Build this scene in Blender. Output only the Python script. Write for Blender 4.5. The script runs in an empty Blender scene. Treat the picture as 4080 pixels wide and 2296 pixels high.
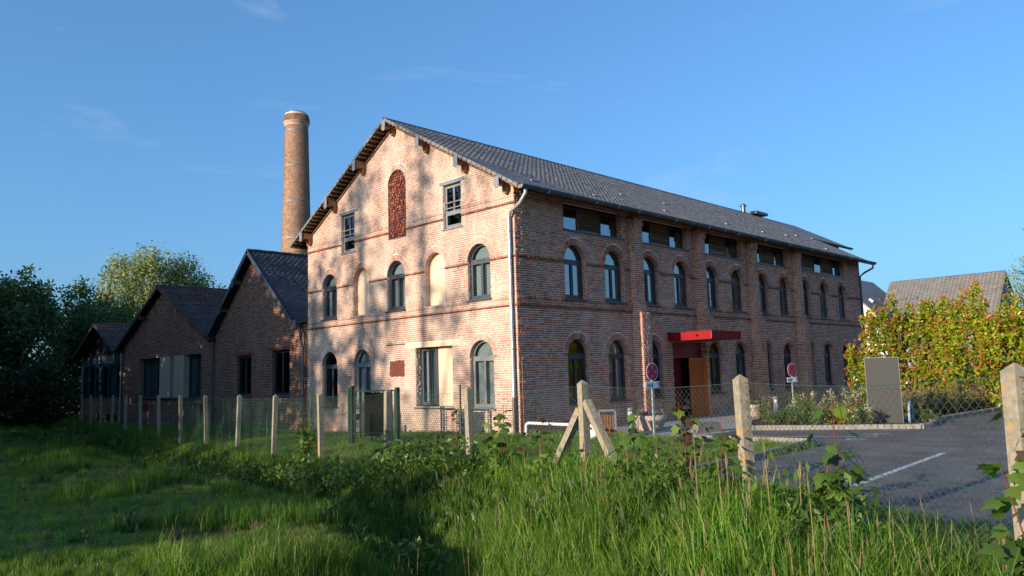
import bpy, bmesh, math, random
import numpy as np
from mathutils import Vector, Matrix

SC = bpy.context.scene
COL = SC.collection
rng = np.random.default_rng(7)
random.seed(7)
R = math.radians

# ------------------------------------------------------------------ camera
CAM = np.array([15.2694, -15.7005, 1.5782])
cam = bpy.data.cameras.new('camera')
cam.lens = 27.15; cam.sensor_width = 36; cam.sensor_fit = 'HORIZONTAL'
cam.clip_start = 0.05; cam.clip_end = 3000
camo = bpy.data.objects.new('camera', cam); COL.objects.link(camo)
cr = (0.710138, 0.703437, -0.029662); cu = (0.100338, -0.059415, 0.993178); cf = (-0.696876, 0.70827, 0.112775)
camo.matrix_world = Matrix(((cr[0], cu[0], -cf[0], CAM[0]), (cr[1], cu[1], -cf[1], CAM[1]), (cr[2], cu[2], -cf[2], CAM[2]), (0, 0, 0, 1)))
SC.camera = camo

# ------------------------------------------------------------------ sky, sun, exposure
SUN_EL, SUN_ROT = R(12.0), R(183.55)
world = bpy.data.worlds.new('World'); SC.world = world; world.use_nodes = True
nt = world.node_tree; nn = nt.nodes; bg = nn['Background']
sky = nn.new('ShaderNodeTexSky'); sky.sky_type = 'NISHITA'; sky.sun_disc = False
sky.sun_elevation = SUN_EL; sky.sun_rotation = SUN_ROT
sky.air_density = 1.0; sky.dust_density = 2.5; sky.ozone_density = 6.0; sky.altitude = 60
# thin cirrus wisps: a faint whitening driven by stretched noise over the sky direction
tc = nn.new('ShaderNodeTexCoord'); mp = nn.new('ShaderNodeMapping'); mp.inputs['Scale'].default_value = (1.6, 1.6, 7.0)
mp.inputs['Rotation'].default_value = (R(8), R(14), R(35))
no = nn.new('ShaderNodeTexNoise'); no.inputs['Scale'].default_value = 2.3; no.inputs['Detail'].default_value = 7; no.inputs['Roughness'].default_value = 0.62
no.inputs['Distortion'].default_value = 0.6
rp = nn.new('ShaderNodeValToRGB'); rp.color_ramp.elements[0].position = 0.60; rp.color_ramp.elements[1].position = 0.95
rp.color_ramp.elements[0].color = (0, 0, 0, 1); rp.color_ramp.elements[1].color = (0.30, 0.30, 0.30, 1)
mx = nn.new('ShaderNodeMixRGB'); mx.inputs['Color2'].default_value = (2.0, 2.2, 2.4, 1)
gm = nn.new('ShaderNodeGamma'); gm.inputs['Gamma'].default_value = 0.766      # softer span between zenith and horizon
hs = nn.new('ShaderNodeMixRGB'); hs.blend_type = 'MULTIPLY'; hs.inputs['Fac'].default_value = 1.0; hs.inputs['Color2'].default_value = (0.75, 0.92, 1.0, 1)
nt.links.new(tc.outputs['Generated'], mp.inputs['Vector']); nt.links.new(mp.outputs[0], no.inputs['Vector'])
nt.links.new(no.outputs['Fac'], rp.inputs[0]); nt.links.new(rp.outputs[0], mx.inputs['Fac'])
nt.links.new(sky.outputs[0], gm.inputs['Color']); nt.links.new(gm.outputs[0], hs.inputs['Color1']); nt.links.new(hs.outputs[0], mx.inputs['Color1'])
nt.links.new(mx.outputs[0], bg.inputs['Color']); bg.inputs['Strength'].default_value = 0.143

SUND = np.array([math.sin(SUN_ROT) * math.cos(SUN_EL), math.cos(SUN_ROT) * math.cos(SUN_EL), math.sin(SUN_EL)])
sl = bpy.data.lights.new('sun', 'SUN'); sl.energy = 2.95; sl.angle = R(0.55); sl.color = (1.0, 0.80, 0.60)
so = bpy.data.objects.new('sun', sl); COL.objects.link(so)
so.rotation_euler = Vector((SUND[0], SUND[1], SUND[2])).to_track_quat('Z', 'Y').to_euler()
so.location = (0, -30, 30)
SC.view_settings.view_transform = 'Standard'; SC.view_settings.look = 'None'
SC.view_settings.gamma = 1.0; SC.view_settings.use_curve_mapping = False
SC.view_settings.exposure = 1.36
SC.render.engine = 'CYCLES'
SC.cycles.max_bounces = 6; SC.cycles.diffuse_bounces = 3; SC.cycles.glossy_bounces = 3
SC.cycles.transmission_bounces = 3; SC.cycles.transparent_max_bounces = 12
SC.cycles.caustics_reflective = False; SC.cycles.caustics_refractive = False
SC.cycles.use_denoising = True

# ------------------------------------------------------------------ materials
MATS = {}
def _base(name):
    m = bpy.data.materials.new(name); m.use_nodes = True
    t = m.node_tree; b = t.nodes['Principled BSDF']; MATS[name] = m
    return m, t, t.nodes, t.links, b
def _ramp(n, stops, interp='LINEAR'):
    r = n.new('ShaderNodeValToRGB'); r.color_ramp.interpolation = interp
    e = r.color_ramp.elements
    e[0].position, e[0].color = stops[0][0], (*stops[0][1], 1)
    e[1].position, e[1].color = stops[-1][0], (*stops[-1][1], 1)
    for p_, c_ in stops[1:-1]:
        x = e.new(p_); x.color = (*c_, 1)
    return r
def _noise(n, l, scale, detail=4, rough=.6, vec=None, stretch=None):
    x = n.new('ShaderNodeTexNoise'); x.inputs['Scale'].default_value = scale
    x.inputs['Detail'].default_value = detail; x.inputs['Roughness'].default_value = rough
    g = n.new('ShaderNodeNewGeometry')
    if stretch:
        mp_ = n.new('ShaderNodeMapping'); mp_.inputs['Scale'].default_value = stretch
        l.new(g.outputs['Position'], mp_.inputs['Vector']); l.new(mp_.outputs[0], x.inputs['Vector'])
    else:
        l.new(g.outputs['Position'], x.inputs['Vector'])
    return x
def _rand(n, l):
    g = n.new('ShaderNodeNewGeometry'); o = n.new('ShaderNodeObjectInfo')
    a = n.new('ShaderNodeMath'); a.operation = 'ADD'; f = n.new('ShaderNodeMath'); f.operation = 'FRACT'
    l.new(g.outputs['Random Per Island'], a.inputs[0]); l.new(o.outputs['Random'], a.inputs[1]); l.new(a.outputs[0], f.inputs[0])
    return f
def _bump(n, l, b, src, dist, strength=.6):
    u = n.new('ShaderNodeBump'); u.inputs['Strength'].default_value = strength; u.inputs['Distance'].default_value = dist
    l.new(src, u.inputs['Height']); l.new(u.outputs[0], b.inputs['Normal'])
def mat(name, col, rough=.8, var=.25, scale=6, bump=.004, spec=.3, metal=0, detail=5, col2=None, stretch=None, rnd=0.0):
    m, t, n, l, b = _base(name)
    no_ = _noise(n, l, scale, detail, stretch=stretch)
    c1 = tuple(max(0, c * (1 - var)) for c in col); c2 = col2 or tuple(min(1, c * (1 + var)) for c in col)
    rp_ = _ramp(n, [(.3, c1), (.7, c2)]); l.new(no_.outputs['Fac'], rp_.inputs[0])
    out = rp_.outputs[0]
    if rnd:
        f = _rand(n, l); h = n.new('ShaderNodeHueSaturation'); mr = n.new('ShaderNodeMapRange')
        mr.inputs['To Min'].default_value = 1 - rnd; mr.inputs['To Max'].default_value = 1 + rnd
        l.new(f.outputs[0], mr.inputs['Value']); l.new(mr.outputs[0], h.inputs['Value']); l.new(out, h.inputs['Color']); out = h.outputs[0]
    l.new(out, b.inputs['Base Color'])
    b.inputs['Roughness'].default_value = rough; b.inputs['Metallic'].default_value = metal
    b.inputs['Specular IOR Level'].default_value = spec
    if bump:
        nb = _noise(n, l, scale * 6, 4, stretch=stretch); _bump(n, l, b, nb.outputs['Fac'], bump)
    return m
def brick_mat(name, stops, smear_col, smear_lo, smear_hi, smear_max):
    m, t, n, l, b = _base(name)
    f = _rand(n, l); rp_ = _ramp(n, stops); l.new(f.outputs[0], rp_.inputs[0])
    big = _noise(n, l, .55, 4, .65); fine = _noise(n, l, 9, 4, .7)
    ad = n.new('ShaderNodeMath'); ad.operation = 'MULTIPLY_ADD'; ad.inputs[1].default_value = .8
    l.new(fine.outputs['Fac'], ad.inputs[0]); l.new(big.outputs['Fac'], ad.inputs[2])
    mr = n.new('ShaderNodeMapRange'); mr.inputs['From Min'].default_value = smear_lo; mr.inputs['From Max'].default_value = smear_hi
    mr.inputs['To Max'].default_value = smear_max
    l.new(ad.outputs[0], mr.inputs['Value'])
    mx_ = n.new('ShaderNodeMixRGB'); mx_.inputs['Color2'].default_value = (*smear_col, 1)
    l.new(mr.outputs[0], mx_.inputs['Fac']); l.new(rp_.outputs[0], mx_.inputs['Color1'])
    gr = _noise(n, l, 60, 3, .6); m2 = n.new('ShaderNodeMixRGB'); m2.blend_type = 'MULTIPLY'; m2.inputs['Fac'].default_value = .35
    l.new(mx_.outputs[0], m2.inputs['Color1']); l.new(gr.outputs['Color'], m2.inputs['Color2'])
    hs_ = n.new('ShaderNodeHueSaturation'); hs_.inputs['Saturation'].default_value = 1.0; hs_.inputs['Value'].default_value = 1.18
    so_ = _noise(n, l, .9, 5, .68, stretch=(1.3, 1.3, .35)); rs_ = _ramp(n, [(.34, (.62, .60, .60)), (.52, (1, 1, 1)), (.72, (1.1, 1.08, 1.05))]); l.new(so_.outputs['Fac'], rs_.inputs[0])
    m3 = n.new('ShaderNodeMixRGB'); m3.blend_type = 'MULTIPLY'; m3.inputs['Fac'].default_value = .8; l.new(m2.outputs[0], m3.inputs['Color1']); l.new(rs_.outputs[0], m3.inputs['Color2'])
    l.new(m3.outputs[0], hs_.inputs['Color']); l.new(hs_.outputs[0], b.inputs['Base Color'])
    b.inputs['Roughness'].default_value = .9; b.inputs['Specular IOR Level'].default_value = .2
    _bump(n, l, b, gr.outputs['Fac'], .004, .8)
    return m
def leaf_mat(name, stops, trans=.35, rough=.5, tcol=1.3):
    m, t, n, l, b = _base(name)
    f = _rand(n, l); rp_ = _ramp(n, stops); l.new(f.outputs[0], rp_.inputs[0])
    big = _noise(n, l, .8, 3); hs_ = n.new('ShaderNodeHueSaturation'); mr = n.new('ShaderNodeMapRange')
    mr.inputs['From Min'].default_value = .3; mr.inputs['From Max'].default_value = .7
    mr.inputs['To Min'].default_value = .75; mr.inputs['To Max'].default_value = 1.25
    l.new(big.outputs['Fac'], mr.inputs['Value']); l.new(mr.outputs[0], hs_.inputs['Value']); l.new(rp_.outputs[0], hs_.inputs['Color'])
    l.new(hs_.outputs[0], b.inputs['Base Color']); b.inputs['Roughness'].default_value = rough; b.inputs['Specular IOR Level'].default_value = .35
    tr = n.new('ShaderNodeBsdfTranslucent'); h2 = n.new('ShaderNodeHueSaturation'); h2.inputs['Value'].default_value = tcol; h2.inputs['Saturation'].default_value = 1.1
    l.new(hs_.outputs[0], h2.inputs['Color']); l.new(h2.outputs[0], tr.inputs['Color'])
    ms = n.new('ShaderNodeMixShader'); ms.inputs[0].default_value = trans
    l.new(b.outputs[0], ms.inputs[1]); l.new(tr.outputs[0], ms.inputs[2]); l.new(ms.outputs[0], n['Material Output'].inputs['Surface'])
    return m

MORTAR = (.64, .51, .425)
RED = [(0, (.08, .045, .04)), (.15, (.17, .064, .048)), (.35, (.29, .088, .055)), (.58, (.39, .118, .068)), (.8, (.47, .16, .085)), (.94, (.55, .23, .12)), (1, (.17, .115, .105))]
brick_mat('brick_gable', RED, (.62, .485, .405), .58, 1.0, .92)
REDF = [(0, (.20, .085, .065)), (.14, (.31, .10, .062)), (.35, (.43, .125, .07)), (.6, (.53, .165, .088)), (.82, (.60, .22, .115)), (.94, (.66, .29, .16)), (1, (.30, .17, .14))]  # front bricks brighter and redder than the gable's: shade lift put into the colour
brick_mat('brick_front', REDF, (.68, .48, .385), .80, 1.32, .6)
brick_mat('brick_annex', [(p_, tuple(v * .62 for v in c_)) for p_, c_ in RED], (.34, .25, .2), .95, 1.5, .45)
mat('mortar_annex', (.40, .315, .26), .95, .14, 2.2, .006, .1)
brick_mat('brick_stack', [(0, (.15, .075, .042)), (.5, (.27, .14, .075)), (1, (.38, .22, .12))], (.50, .38, .27), 1.0, 1.6, .6)
brick_mat('brick_dark', [(0, (.04, .026, .028)), (.35, (.13, .038, .028)), (.65, (.22, .06, .036)), (.85, (.33, .11, .045)), (1, (.09, .08, .09))], (.3, .2, .16), 1.2, 1.6, .3)
brick_mat('brick_band', [(0, (.13, .045, .034)), (.5, (.21, .065, .045)), (1, (.29, .095, .06))], (.4, .3, .25), .95, 1.4, .7)
mat('mortar', MORTAR, .95, .14, 2.2, .006, .1)
mat('mortar_front', (.80, .60, .49), .95, .12, 2.2, .006, .1)  # paler than the gable mortar, lightening the shaded front by colour
mat('cream_plaster', (.76, .575, .40), .9, .09, 2.2, .002, .15)
mat('beige_render', (.40, .31, .23), .9, .08, 3, .002, .15)
mat('red_plaster', (.13, .045, .035), .9, .3, 7, .006, .15)
mat('slate', (.17, .162, .155), .62, .16, 1.2, .002, .35, rnd=.06, col2=(.205, .192, .178))
mat('slate_dark', (.035, .037, .045), .55, .3, 4, .003, .4, rnd=.25)
mat('roof_deck', (.03, .028, .027), .9, .2, 5)
mat('clay_tile', (.058, .036, .032), .75, .35, 6, .004, .25, rnd=.25)
mat('verge_slate', (.17, .172, .178), .6, .2, 4, .002, .35)
mat('band_steel', (.22, .215, .21), .6, .3, 6, .002, .4, .3)
mat('orange_lattice', (.40, .085, .022), .7, .2, 9, .002, .2)
mat('zinc', (.25, .257, .27), .45, .15, 4, .002, .5, .55)
mat('zinc_dark', (.085, .10, .115), .42, .2, 4, .002, .5, .5)
mat('galvanised', (.52, .53, .53), .42, .12, 8, .001, .5, .6)
mat('oak', (.36, .185, .085), .75, .35, 5, .004, .25, stretch=(6, 6, 1))
mat('oak_dark', (.17, .09, .052), .8, .4, 4, .004, .2, stretch=(8, 1, 8), rnd=.35)
mat('board_pale', (.46, .34, .24), .85, .45, 5, .005, .15, stretch=(8, 1, 10), rnd=.3)
mat('frame_navy', (.035, .045, .062), .4, .1, 6, 0, .5)
mat('frame_grey', (.20, .215, .225), .4, .1, 6, 0, .5)
mat('frame_slate', (.06, .075, .095), .4, .1, 6, 0, .5)
mat('red_metal', (.27, .006, .011), .55, .14, 3, .001, .12)
mat('red_metal_dark', (.20, .014, .016), .5, .12, 3, .001, .4)
mat('orange_panel', (.62, .135, .025), .6, .2, 14, .003, .3)
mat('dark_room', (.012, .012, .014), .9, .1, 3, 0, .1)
mat('letter_red', (.42, .07, .055), .5, .1, 5, 0, .3)
mat('letter_pale', (.42, .48, .47), .6, .2, 5, 0, .3)
mat('paper', (.62, .64, .68), .8, .05, 5, 0, .2)
mat('concrete', (.40, .365, .30), .95, .28, 9, .006, .1, col2=(.55, .50, .42))
def post_mat():
    m, t, n, l, b = _base('post_concrete')
    no_ = _noise(n, l, 22, 5); r1 = _ramp(n, [(.3, (.19, .17, .13)), (.7, (.33, .30, .23))]); l.new(no_.outputs['Fac'], r1.inputs[0])
    li = _noise(n, l, 13, 3); r2 = _ramp(n, [(.60, (0, 0, 0)), (.66, (1, 1, 1))]); l.new(li.outputs['Fac'], r2.inputs[0])
    mx_ = n.new('ShaderNodeMixRGB'); mx_.inputs['Color2'].default_value = (.40, .25, .06, 1); l.new(r2.outputs[0], mx_.inputs['Fac']); l.new(r1.outputs[0], mx_.inputs['Color1'])
    l.new(mx_.outputs[0], b.inputs['Base Color']); b.inputs['Roughness'].default_value = .95; b.inputs['Specular IOR Level'].default_value = .1
    _bump(n, l, b, no_.outputs['Fac'], .006)
post_mat()
mat('concrete_kerb', (.25, .235, .205), .92, .22, 6, .005, .1)
mat('paving', (.36, .34, .31), .9, .14, 1.6, .004, .15)
mat('aggregate', (.44, .35, .30), .95, .35, 40, .006, .1)
mat('asphalt', (.125, .125, .128), .92, .2, .9, .004, .2, col2=(.185, .18, .175))
def tarmac():
    m = M_ = MATS['asphalt']; t = m.node_tree; n = t.nodes; l = t.links; b = n['Principled BSDF']
    src = b.inputs['Base Color'].links[0].from_socket
    v = n.new('ShaderNodeTexVoronoi'); v.inputs['Scale'].default_value = .22; g = n.new('ShaderNodeNewGeometry'); l.new(g.outputs['Position'], v.inputs['Vector'])
    r1 = _ramp(n, [(0, (.82, .82, .82)), (1, (1.12, 1.12, 1.1))]); l.new(v.outputs['Color'], r1.inputs[0])
    st = _noise(n, l, 1.7, 6, .7); r2 = _ramp(n, [(.36, (.72, .72, .73)), (.52, (1, 1, 1)), (.75, (1.12, 1.1, 1.06))]); l.new(st.outputs['Fac'], r2.inputs[0])
    sp = _noise(n, l, 140, 2, .5); r3 = _ramp(n, [(.35, (.75, .75, .75)), (.7, (1.35, 1.35, 1.33))]); l.new(sp.outputs['Fac'], r3.inputs[0])
    for r in (r1, r2, r3):
        x = n.new('ShaderNodeMixRGB'); x.blend_type = 'MULTIPLY'; x.inputs['Fac'].default_value = 1; l.new(src, x.inputs['Color1']); l.new(r.outputs[0], x.inputs['Color2']); src = x.outputs[0]
    l.new(src, b.inputs['Base Color'])
tarmac()
mat('road_paint', (.52, .52, .50), .85, .5, 9, .001, .2, col2=(.72, .72, .70))
mat('green_metal', (.008, .04, .026), .45, .12, 6, 0, .45)
mat('green_wire', (.035, .10, .065), .5, .1, 6, 0, .4)
mat('stop_concrete', (.17, .165, .15), .95, .25, 12, .004, .1)
mat('grey_wire', (.06, .075, .06), .5, .1, 6, 0, .4)
mat('black_slat', (.004, .006, .006), .9, .1, 6, 0, .02)
mat('white_paint', (.78, .78, .77), .45, .05, 4, 0, .4)
mat('panel_grey', (.032, .035, .035), .55, .06, 2, .001, .35)
mat('panel_edge', (.22, .225, .215), .5, .05, 2, 0, .4)
mat('blue_steel', (.22, .33, .42), .4, .1, 6, 0, .5)
mat('bollard_grey', (.14, .17, .19), .5, .12, 6, 0, .4)
mat('sign_white', (.74, .75, .77), .4, .04, 4, 0, .4)
mat('sign_red', (.36, .015, .02), .4, .05, 4, 0, .4)
mat('sign_blue', (.04, .11, .42), .4, .05, 4, 0, .4)
mat('sign_black', (.02, .02, .025), .5, .05, 4, 0, .3)
mat('timber_brown', (.17, .085, .045), .8, .3, 6, .003, .2, stretch=(8, 8, 1))
mat('render_white', (.78, .75, .68), .9, .05, 2, .001, .15)
mat('render_grey', (.24, .245, .25), .9, .06, 2, .001, .15)
mat('soil', (.07, .055, .035), .95, .3, 5, .01, .1)
mat('earth_grass', (.05, .075, .02), .95, .4, 2.5, .02, .1, col2=(.085, .105, .03))
mat('bark', (.10, .075, .055), .95, .35, 9, .012, .1, stretch=(4, 4, 1))
mat('twig', (.16, .11, .06), .9, .3, 12, .003, .15)
mat('red_stem', (.14, .045, .03), .8, .2, 12, 0, .2)

def glass_mat(name, ior, tint, rough=.004):
    m, t, n, l, b = _base(name)
    fr = n.new('ShaderNodeFresnel'); fr.inputs['IOR'].default_value = ior
    gl = n.new('ShaderNodeBsdfGlossy'); gl.inputs['Roughness'].default_value = rough; gl.inputs['Color'].default_value = (.95, .97, 1, 1)
    tr = n.new('ShaderNodeBsdfTransparent'); tr.inputs['Color'].default_value = (*tint, 1)
    g_ = n.new('ShaderNodeNewGeometry'); iv = n.new('ShaderNodeMath'); iv.operation = 'SUBTRACT'; iv.inputs[0].default_value = 1; l.new(g_.outputs['Backfacing'], iv.inputs[1])
    mu_ = n.new('ShaderNodeMath'); mu_.operation = 'MULTIPLY'; l.new(iv.outputs[0], mu_.inputs[0]); l.new(fr.outputs[0], mu_.inputs[1])
    ms = n.new('ShaderNodeMixShader'); l.new(mu_.outputs[0], ms.inputs[0]); l.new(tr.outputs[0], ms.inputs[1]); l.new(gl.outputs[0], ms.inputs[2])
    wv = _noise(n, l, .9, 2); u = n.new('ShaderNodeBump'); u.inputs['Strength'].default_value = .12; u.inputs['Distance'].default_value = .03
    l.new(wv.outputs['Fac'], u.inputs['Height']); l.new(u.outputs[0], gl.inputs['Normal'])
    l.new(ms.outputs[0], n['Material Output'].inputs['Surface']); n.remove(b)
    return m
glass_mat('glass', 1.85, (.72, .77, .78))
glass_mat('glass_front', 3.4, (.45, .5, .52))
glass_mat('glass_dim', 1.5, (.55, .62, .62))
def curtain_mat():
    m, t, n, l, b = _base('dotted_curtain')
    tc_ = n.new('ShaderNodeTexCoord'); sx = n.new('ShaderNodeSeparateXYZ'); l.new(tc_.outputs['Object'], sx.inputs[0])
    def wave(src, per, ph):
        a = n.new('ShaderNodeMath'); a.operation = 'MULTIPLY_ADD'; a.inputs[1].default_value = 2 * math.pi / per; a.inputs[2].default_value = ph
        l.new(src, a.inputs[0]); s = n.new('ShaderNodeMath'); s.operation = 'SINE'; l.new(a.outputs[0], s.inputs[0]); return s
    a = wave(sx.outputs['X'], .075, 0); c = wave(sx.outputs['Z'], .085, 0)
    mu = n.new('ShaderNodeMath'); mu.operation = 'MULTIPLY'; l.new(a.outputs[0], mu.inputs[0]); l.new(c.outputs[0], mu.inputs[1])
    gt = n.new('ShaderNodeMath'); gt.operation = 'GREATER_THAN'; gt.inputs[1].default_value = .42; l.new(mu.outputs[0], gt.inputs[0])
    mx_ = n.new('ShaderNodeMixRGB'); mx_.inputs['Color1'].default_value = (.72, .74, .72, 1); mx_.inputs['Color2'].default_value = (.06, .07, .07, 1)
    l.new(gt.outputs[0], mx_.inputs['Fac']); l.new(mx_.outputs[0], b.inputs['Base Color']); b.inputs['Roughness'].default_value = .9
curtain_mat()
mat('plain_curtain', (.45, .47, .48), .9, .1, 3, 0, .1)
leaf_mat('grass_blade', [(0, (.042, .115, .012)), (.4, (.08, .19, .016)), (.75, (.14, .26, .024)), (.92, (.20, .28, .04)), (1, (.32, .28, .12))], .4, .5)
leaf_mat('lawn_blade', [(0, (.065, .16, .018)), (.5, (.12, .23, .028)), (1, (.21, .28, .06))], .4, .5)
leaf_mat('seed_head', [(0, (.20, .14, .07)), (.6, (.30, .22, .11)), (1, (.22, .16, .10))], .3, .7)
leaf_mat('weed_leaf', [(0, (.04, .085, .016)), (.6, (.07, .135, .022)), (1, (.12, .185, .03))], .35, .45)
leaf_mat('sapling_leaf', [(0, (.05, .11, .018)), (.6, (.09, .17, .025)), (1, (.15, .23, .035))], .4, .4)
leaf_mat('sapling_leaf_red', [(0, (.07, .03, .02)), (.6, (.09, .05, .025)), (1, (.06, .08, .025))], .35, .4)
leaf_mat('poplar_leaf', [(0, (.16, .20, .06)), (.5, (.25, .29, .085)), (1, (.36, .38, .16))], .4, .5)
leaf_mat('dark_leaf', [(0, (.016, .03, .012)), (.6, (.028, .05, .016)), (1, (.05, .075, .025))], .3, .55)
leaf_mat('oak_leaf', [(0, (.045, .085, .025)), (.6, (.08, .135, .038)), (1, (.13, .19, .06))], .35, .5)
leaf_mat('photinia_leaf', [(0, (.12, .18, .012)), (.45, (.24, .30, .018)), (.8, (.37, .38, .028)), (1, (.16, .23, .018))], .35, .3)
leaf_mat('photinia_tip', [(0, (.34, .085, .025)), (.5, (.42, .15, .035)), (1, (.36, .22, .04))], .35, .35)
leaf_mat('valerian_leaf', [(0, (.05, .09, .03)), (.6, (.09, .13, .04)), (1, (.14, .17, .06))], .35, .5)
leaf_mat('valerian_flower', [(0, (.42, .45, .22)), (.5, (.52, .50, .30)), (1, (.48, .42, .32))], .3, .7)
leaf_mat('pink_flower', [(0, (.30, .13, .13)), (.5, (.36, .20, .16)), (1, (.28, .22, .12))], .3, .7)
leaf_mat('spirea_leaf', [(0, (.15, .16, .02)), (.5, (.24, .20, .025)), (1, (.25, .12, .03))], .35, .45)
leaf_mat('conifer_leaf', [(0, (.05, .08, .05)), (1, (.12, .16, .11))], .25, .6)
leaf_mat('petal_purple', [(0, (.16, .10, .30)), (1, (.26, .18, .40))], .3, .6)
leaf_mat('petal_red', [(0, (.35, .03, .04)), (1, (.45, .06, .06))], .3, .6)
M = MATS

# ------------------------------------------------------------------ mesh helpers
WORLD = {}          # things whose children are given in world coordinates -> their base
def set_parent(o, p):
    o.parent = p
    if p.name in WORLD: o.matrix_parent_inverse = Matrix.Translation(-WORLD[p.name])
def link(name, me, parent=None, m=None, **props):
    o = bpy.data.objects.new(name, me); COL.objects.link(o)
    if parent: set_parent(o, parent)
    if m and me is not None and not me.materials:
        for x in ([m] if isinstance(m, str) else m): me.materials.append(M[x])
    for k, v in props.items(): o[k] = v
    return o
def thing(name, label, cat, loc=(0, 0, 0), rz=0, group=None, world=False):
    o = link(name, None)
    if world: WORLD[o.name] = Vector(loc)
    o.location = loc; o.rotation_euler = (0, 0, rz); o.empty_display_size = .2
    o['label'] = label; o['category'] = cat
    if group: o['group'] = group
    return o
def mesh_np(name, V, Q, mi=None, smooth=False):
    """V (n,3), Q (m,3|4) int"""
    V = np.asarray(V, np.float32); Q = np.asarray(Q, np.int32); k = Q.shape[1]
    me = bpy.data.meshes.new(name)
    me.vertices.add(len(V)); me.vertices.foreach_set('co', V.ravel())
    me.loops.add(Q.size); me.loops.foreach_set('vertex_index', Q.ravel())
    me.polygons.add(len(Q)); me.polygons.foreach_set('loop_start', np.arange(len(Q), dtype=np.int32) * k)
    if mi is not None: me.polygons.foreach_set('material_index', np.asarray(mi, np.int32))
    if smooth: me.polygons.foreach_set('use_smooth', np.ones(len(Q), bool))
    me.update(calc_edges=True); me.validate()
    return me
BOXQ = np.array([[0, 1, 3, 2], [4, 6, 7, 5], [0, 4, 5, 1], [2, 3, 7, 6], [0, 2, 6, 4], [1, 5, 7, 3]])
class MB:
    def __init__(s): s.v = []; s.f = []; s.mi = []; s.n = 0; s.cur = 0
    def add(s, V, F):
        V = [tuple(map(float, v)) for v in V]
        s.v += V; s.f += [tuple(int(i) + s.n for i in f) for f in F]; s.mi += [s.cur] * len(F); s.n += len(V); return s
    def box(s, x0, x1, y0, y1, z0, z1):
        V = [(x, y, z) for x in (x0, x1) for y in (y0, y1) for z in (z0, z1)]
        return s.add(V, BOXQ)
    def obox(s, c, ax, ay, az):
        """oriented box: centre, three half-axis vectors"""
        c, ax, ay, az = map(np.asarray, (c, ax, ay, az))
        V = [c + i * ax + j * ay + k * az for i in (-1, 1) for j in (-1, 1) for k in (-1, 1)]
        return s.add(V, BOXQ)
    def prism(s, pts, d, closed=True):
        """extrude a planar polygon (3D pts) by vector d"""
        n = len(pts); pts = [np.asarray(q, float) for q in pts]; d = np.asarray(d, float)
        V = pts + [q + d for q in pts]
        F = [tuple(range(n))[::-1], tuple(range(n, 2 * n))] + [(i, (i + 1) % n, n + (i + 1) % n, n + i) for i in range(n)]
        return s.add(V, F)
    def bar(s, a, b, w, h, up=(0, 0, 1)):
        a = np.asarray(a, float); b = np.asarray(b, float); d = b - a; L = np.linalg.norm(d); d /= L
        up = np.asarray(up, float); sd = np.cross(d, up)
        if np.linalg.norm(sd) < 1e-6: sd = np.array([1., 0, 0])
        sd /= np.linalg.norm(sd); uu = np.cross(sd, d)
        return s.obox((a + b) / 2, d * L / 2, sd * w / 2, uu * h / 2)
    def tube(s, pts, r, n=8, cap=True):
        pts = [np.asarray(q, float) for q in pts]; rr = r if hasattr(r, '__len__') else [r] * len(pts)
        V = []; F = []; prev = None
        for i, q in enumerate(pts):
            d = pts[min(i + 1, len(pts) - 1)] - pts[max(i - 1, 0)]; d /= np.linalg.norm(d) + 1e-9
            if prev is None:
                a = np.array([0, 0, 1.]) if abs(d[2]) < .9 else np.array([1., 0, 0]); sx = np.cross(d, a)
            else: sx = prev - d * (prev @ d)
            sx /= np.linalg.norm(sx); sy = np.cross(d, sx); prev = sx
            for k in range(n):
                t = 2 * math.pi * k / n; V.append(q + rr[i] * (math.cos(t) * sx + math.sin(t) * sy))
        for i in range(len(pts) - 1):
            for k in range(n):
                F.append((i * n + k, i * n + (k + 1) % n, (i + 1) * n + (k + 1) % n, (i + 1) * n + k))
        if cap: F += [tuple(range(n))[::-1], tuple(range((len(pts) - 1) * n, len(pts) * n))]
        return s.add(V, F)
    def lathe(s, prof, c=(0, 0, 0), n=24, cap=True):
        V = []; F = []; c = np.asarray(c, float)
        for (r, z) in prof:
            for k in range(n):
                t = 2 * math.pi * k / n; V.append(c + (r * math.cos(t), r * math.sin(t), z))
        for i in range(len(prof) - 1):
            for k in range(n): F.append((i * n + k, i * n + (k + 1) % n, (i + 1) * n + (k + 1) % n, (i + 1) * n + k))
        if cap: F += [tuple(range(n))[::-1], tuple(range((len(prof) - 1) * n, len(prof) * n))]
        return s.add(V, F)
    def mesh(s, name, smooth=False, recalc=True):
        me = bpy.data.meshes.new(name); me.from_pydata(s.v, [], s.f)
        me.polygons.foreach_set('material_index', np.array(s.mi, np.int32))
        if recalc:
            bm = bmesh.new(); bm.from_mesh(me); bmesh.ops.recalc_face_normals(bm, faces=bm.faces); bm.to_mesh(me); bm.free()
        if smooth: me.polygons.foreach_set('use_smooth', np.ones(len(me.polygons), bool))
        me.update(); return me
    def build(s, name, m, parent=None, smooth=False, **props):
        return link(name, s.mesh(name, smooth), parent, m, **props)
def smooth_by_angle(me, ang=40):
    me.polygons.foreach_set('use_smooth', np.ones(len(me.polygons), bool))
    try: me.set_sharp_from_angle(angle=R(ang))
    except Exception: pass

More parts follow.
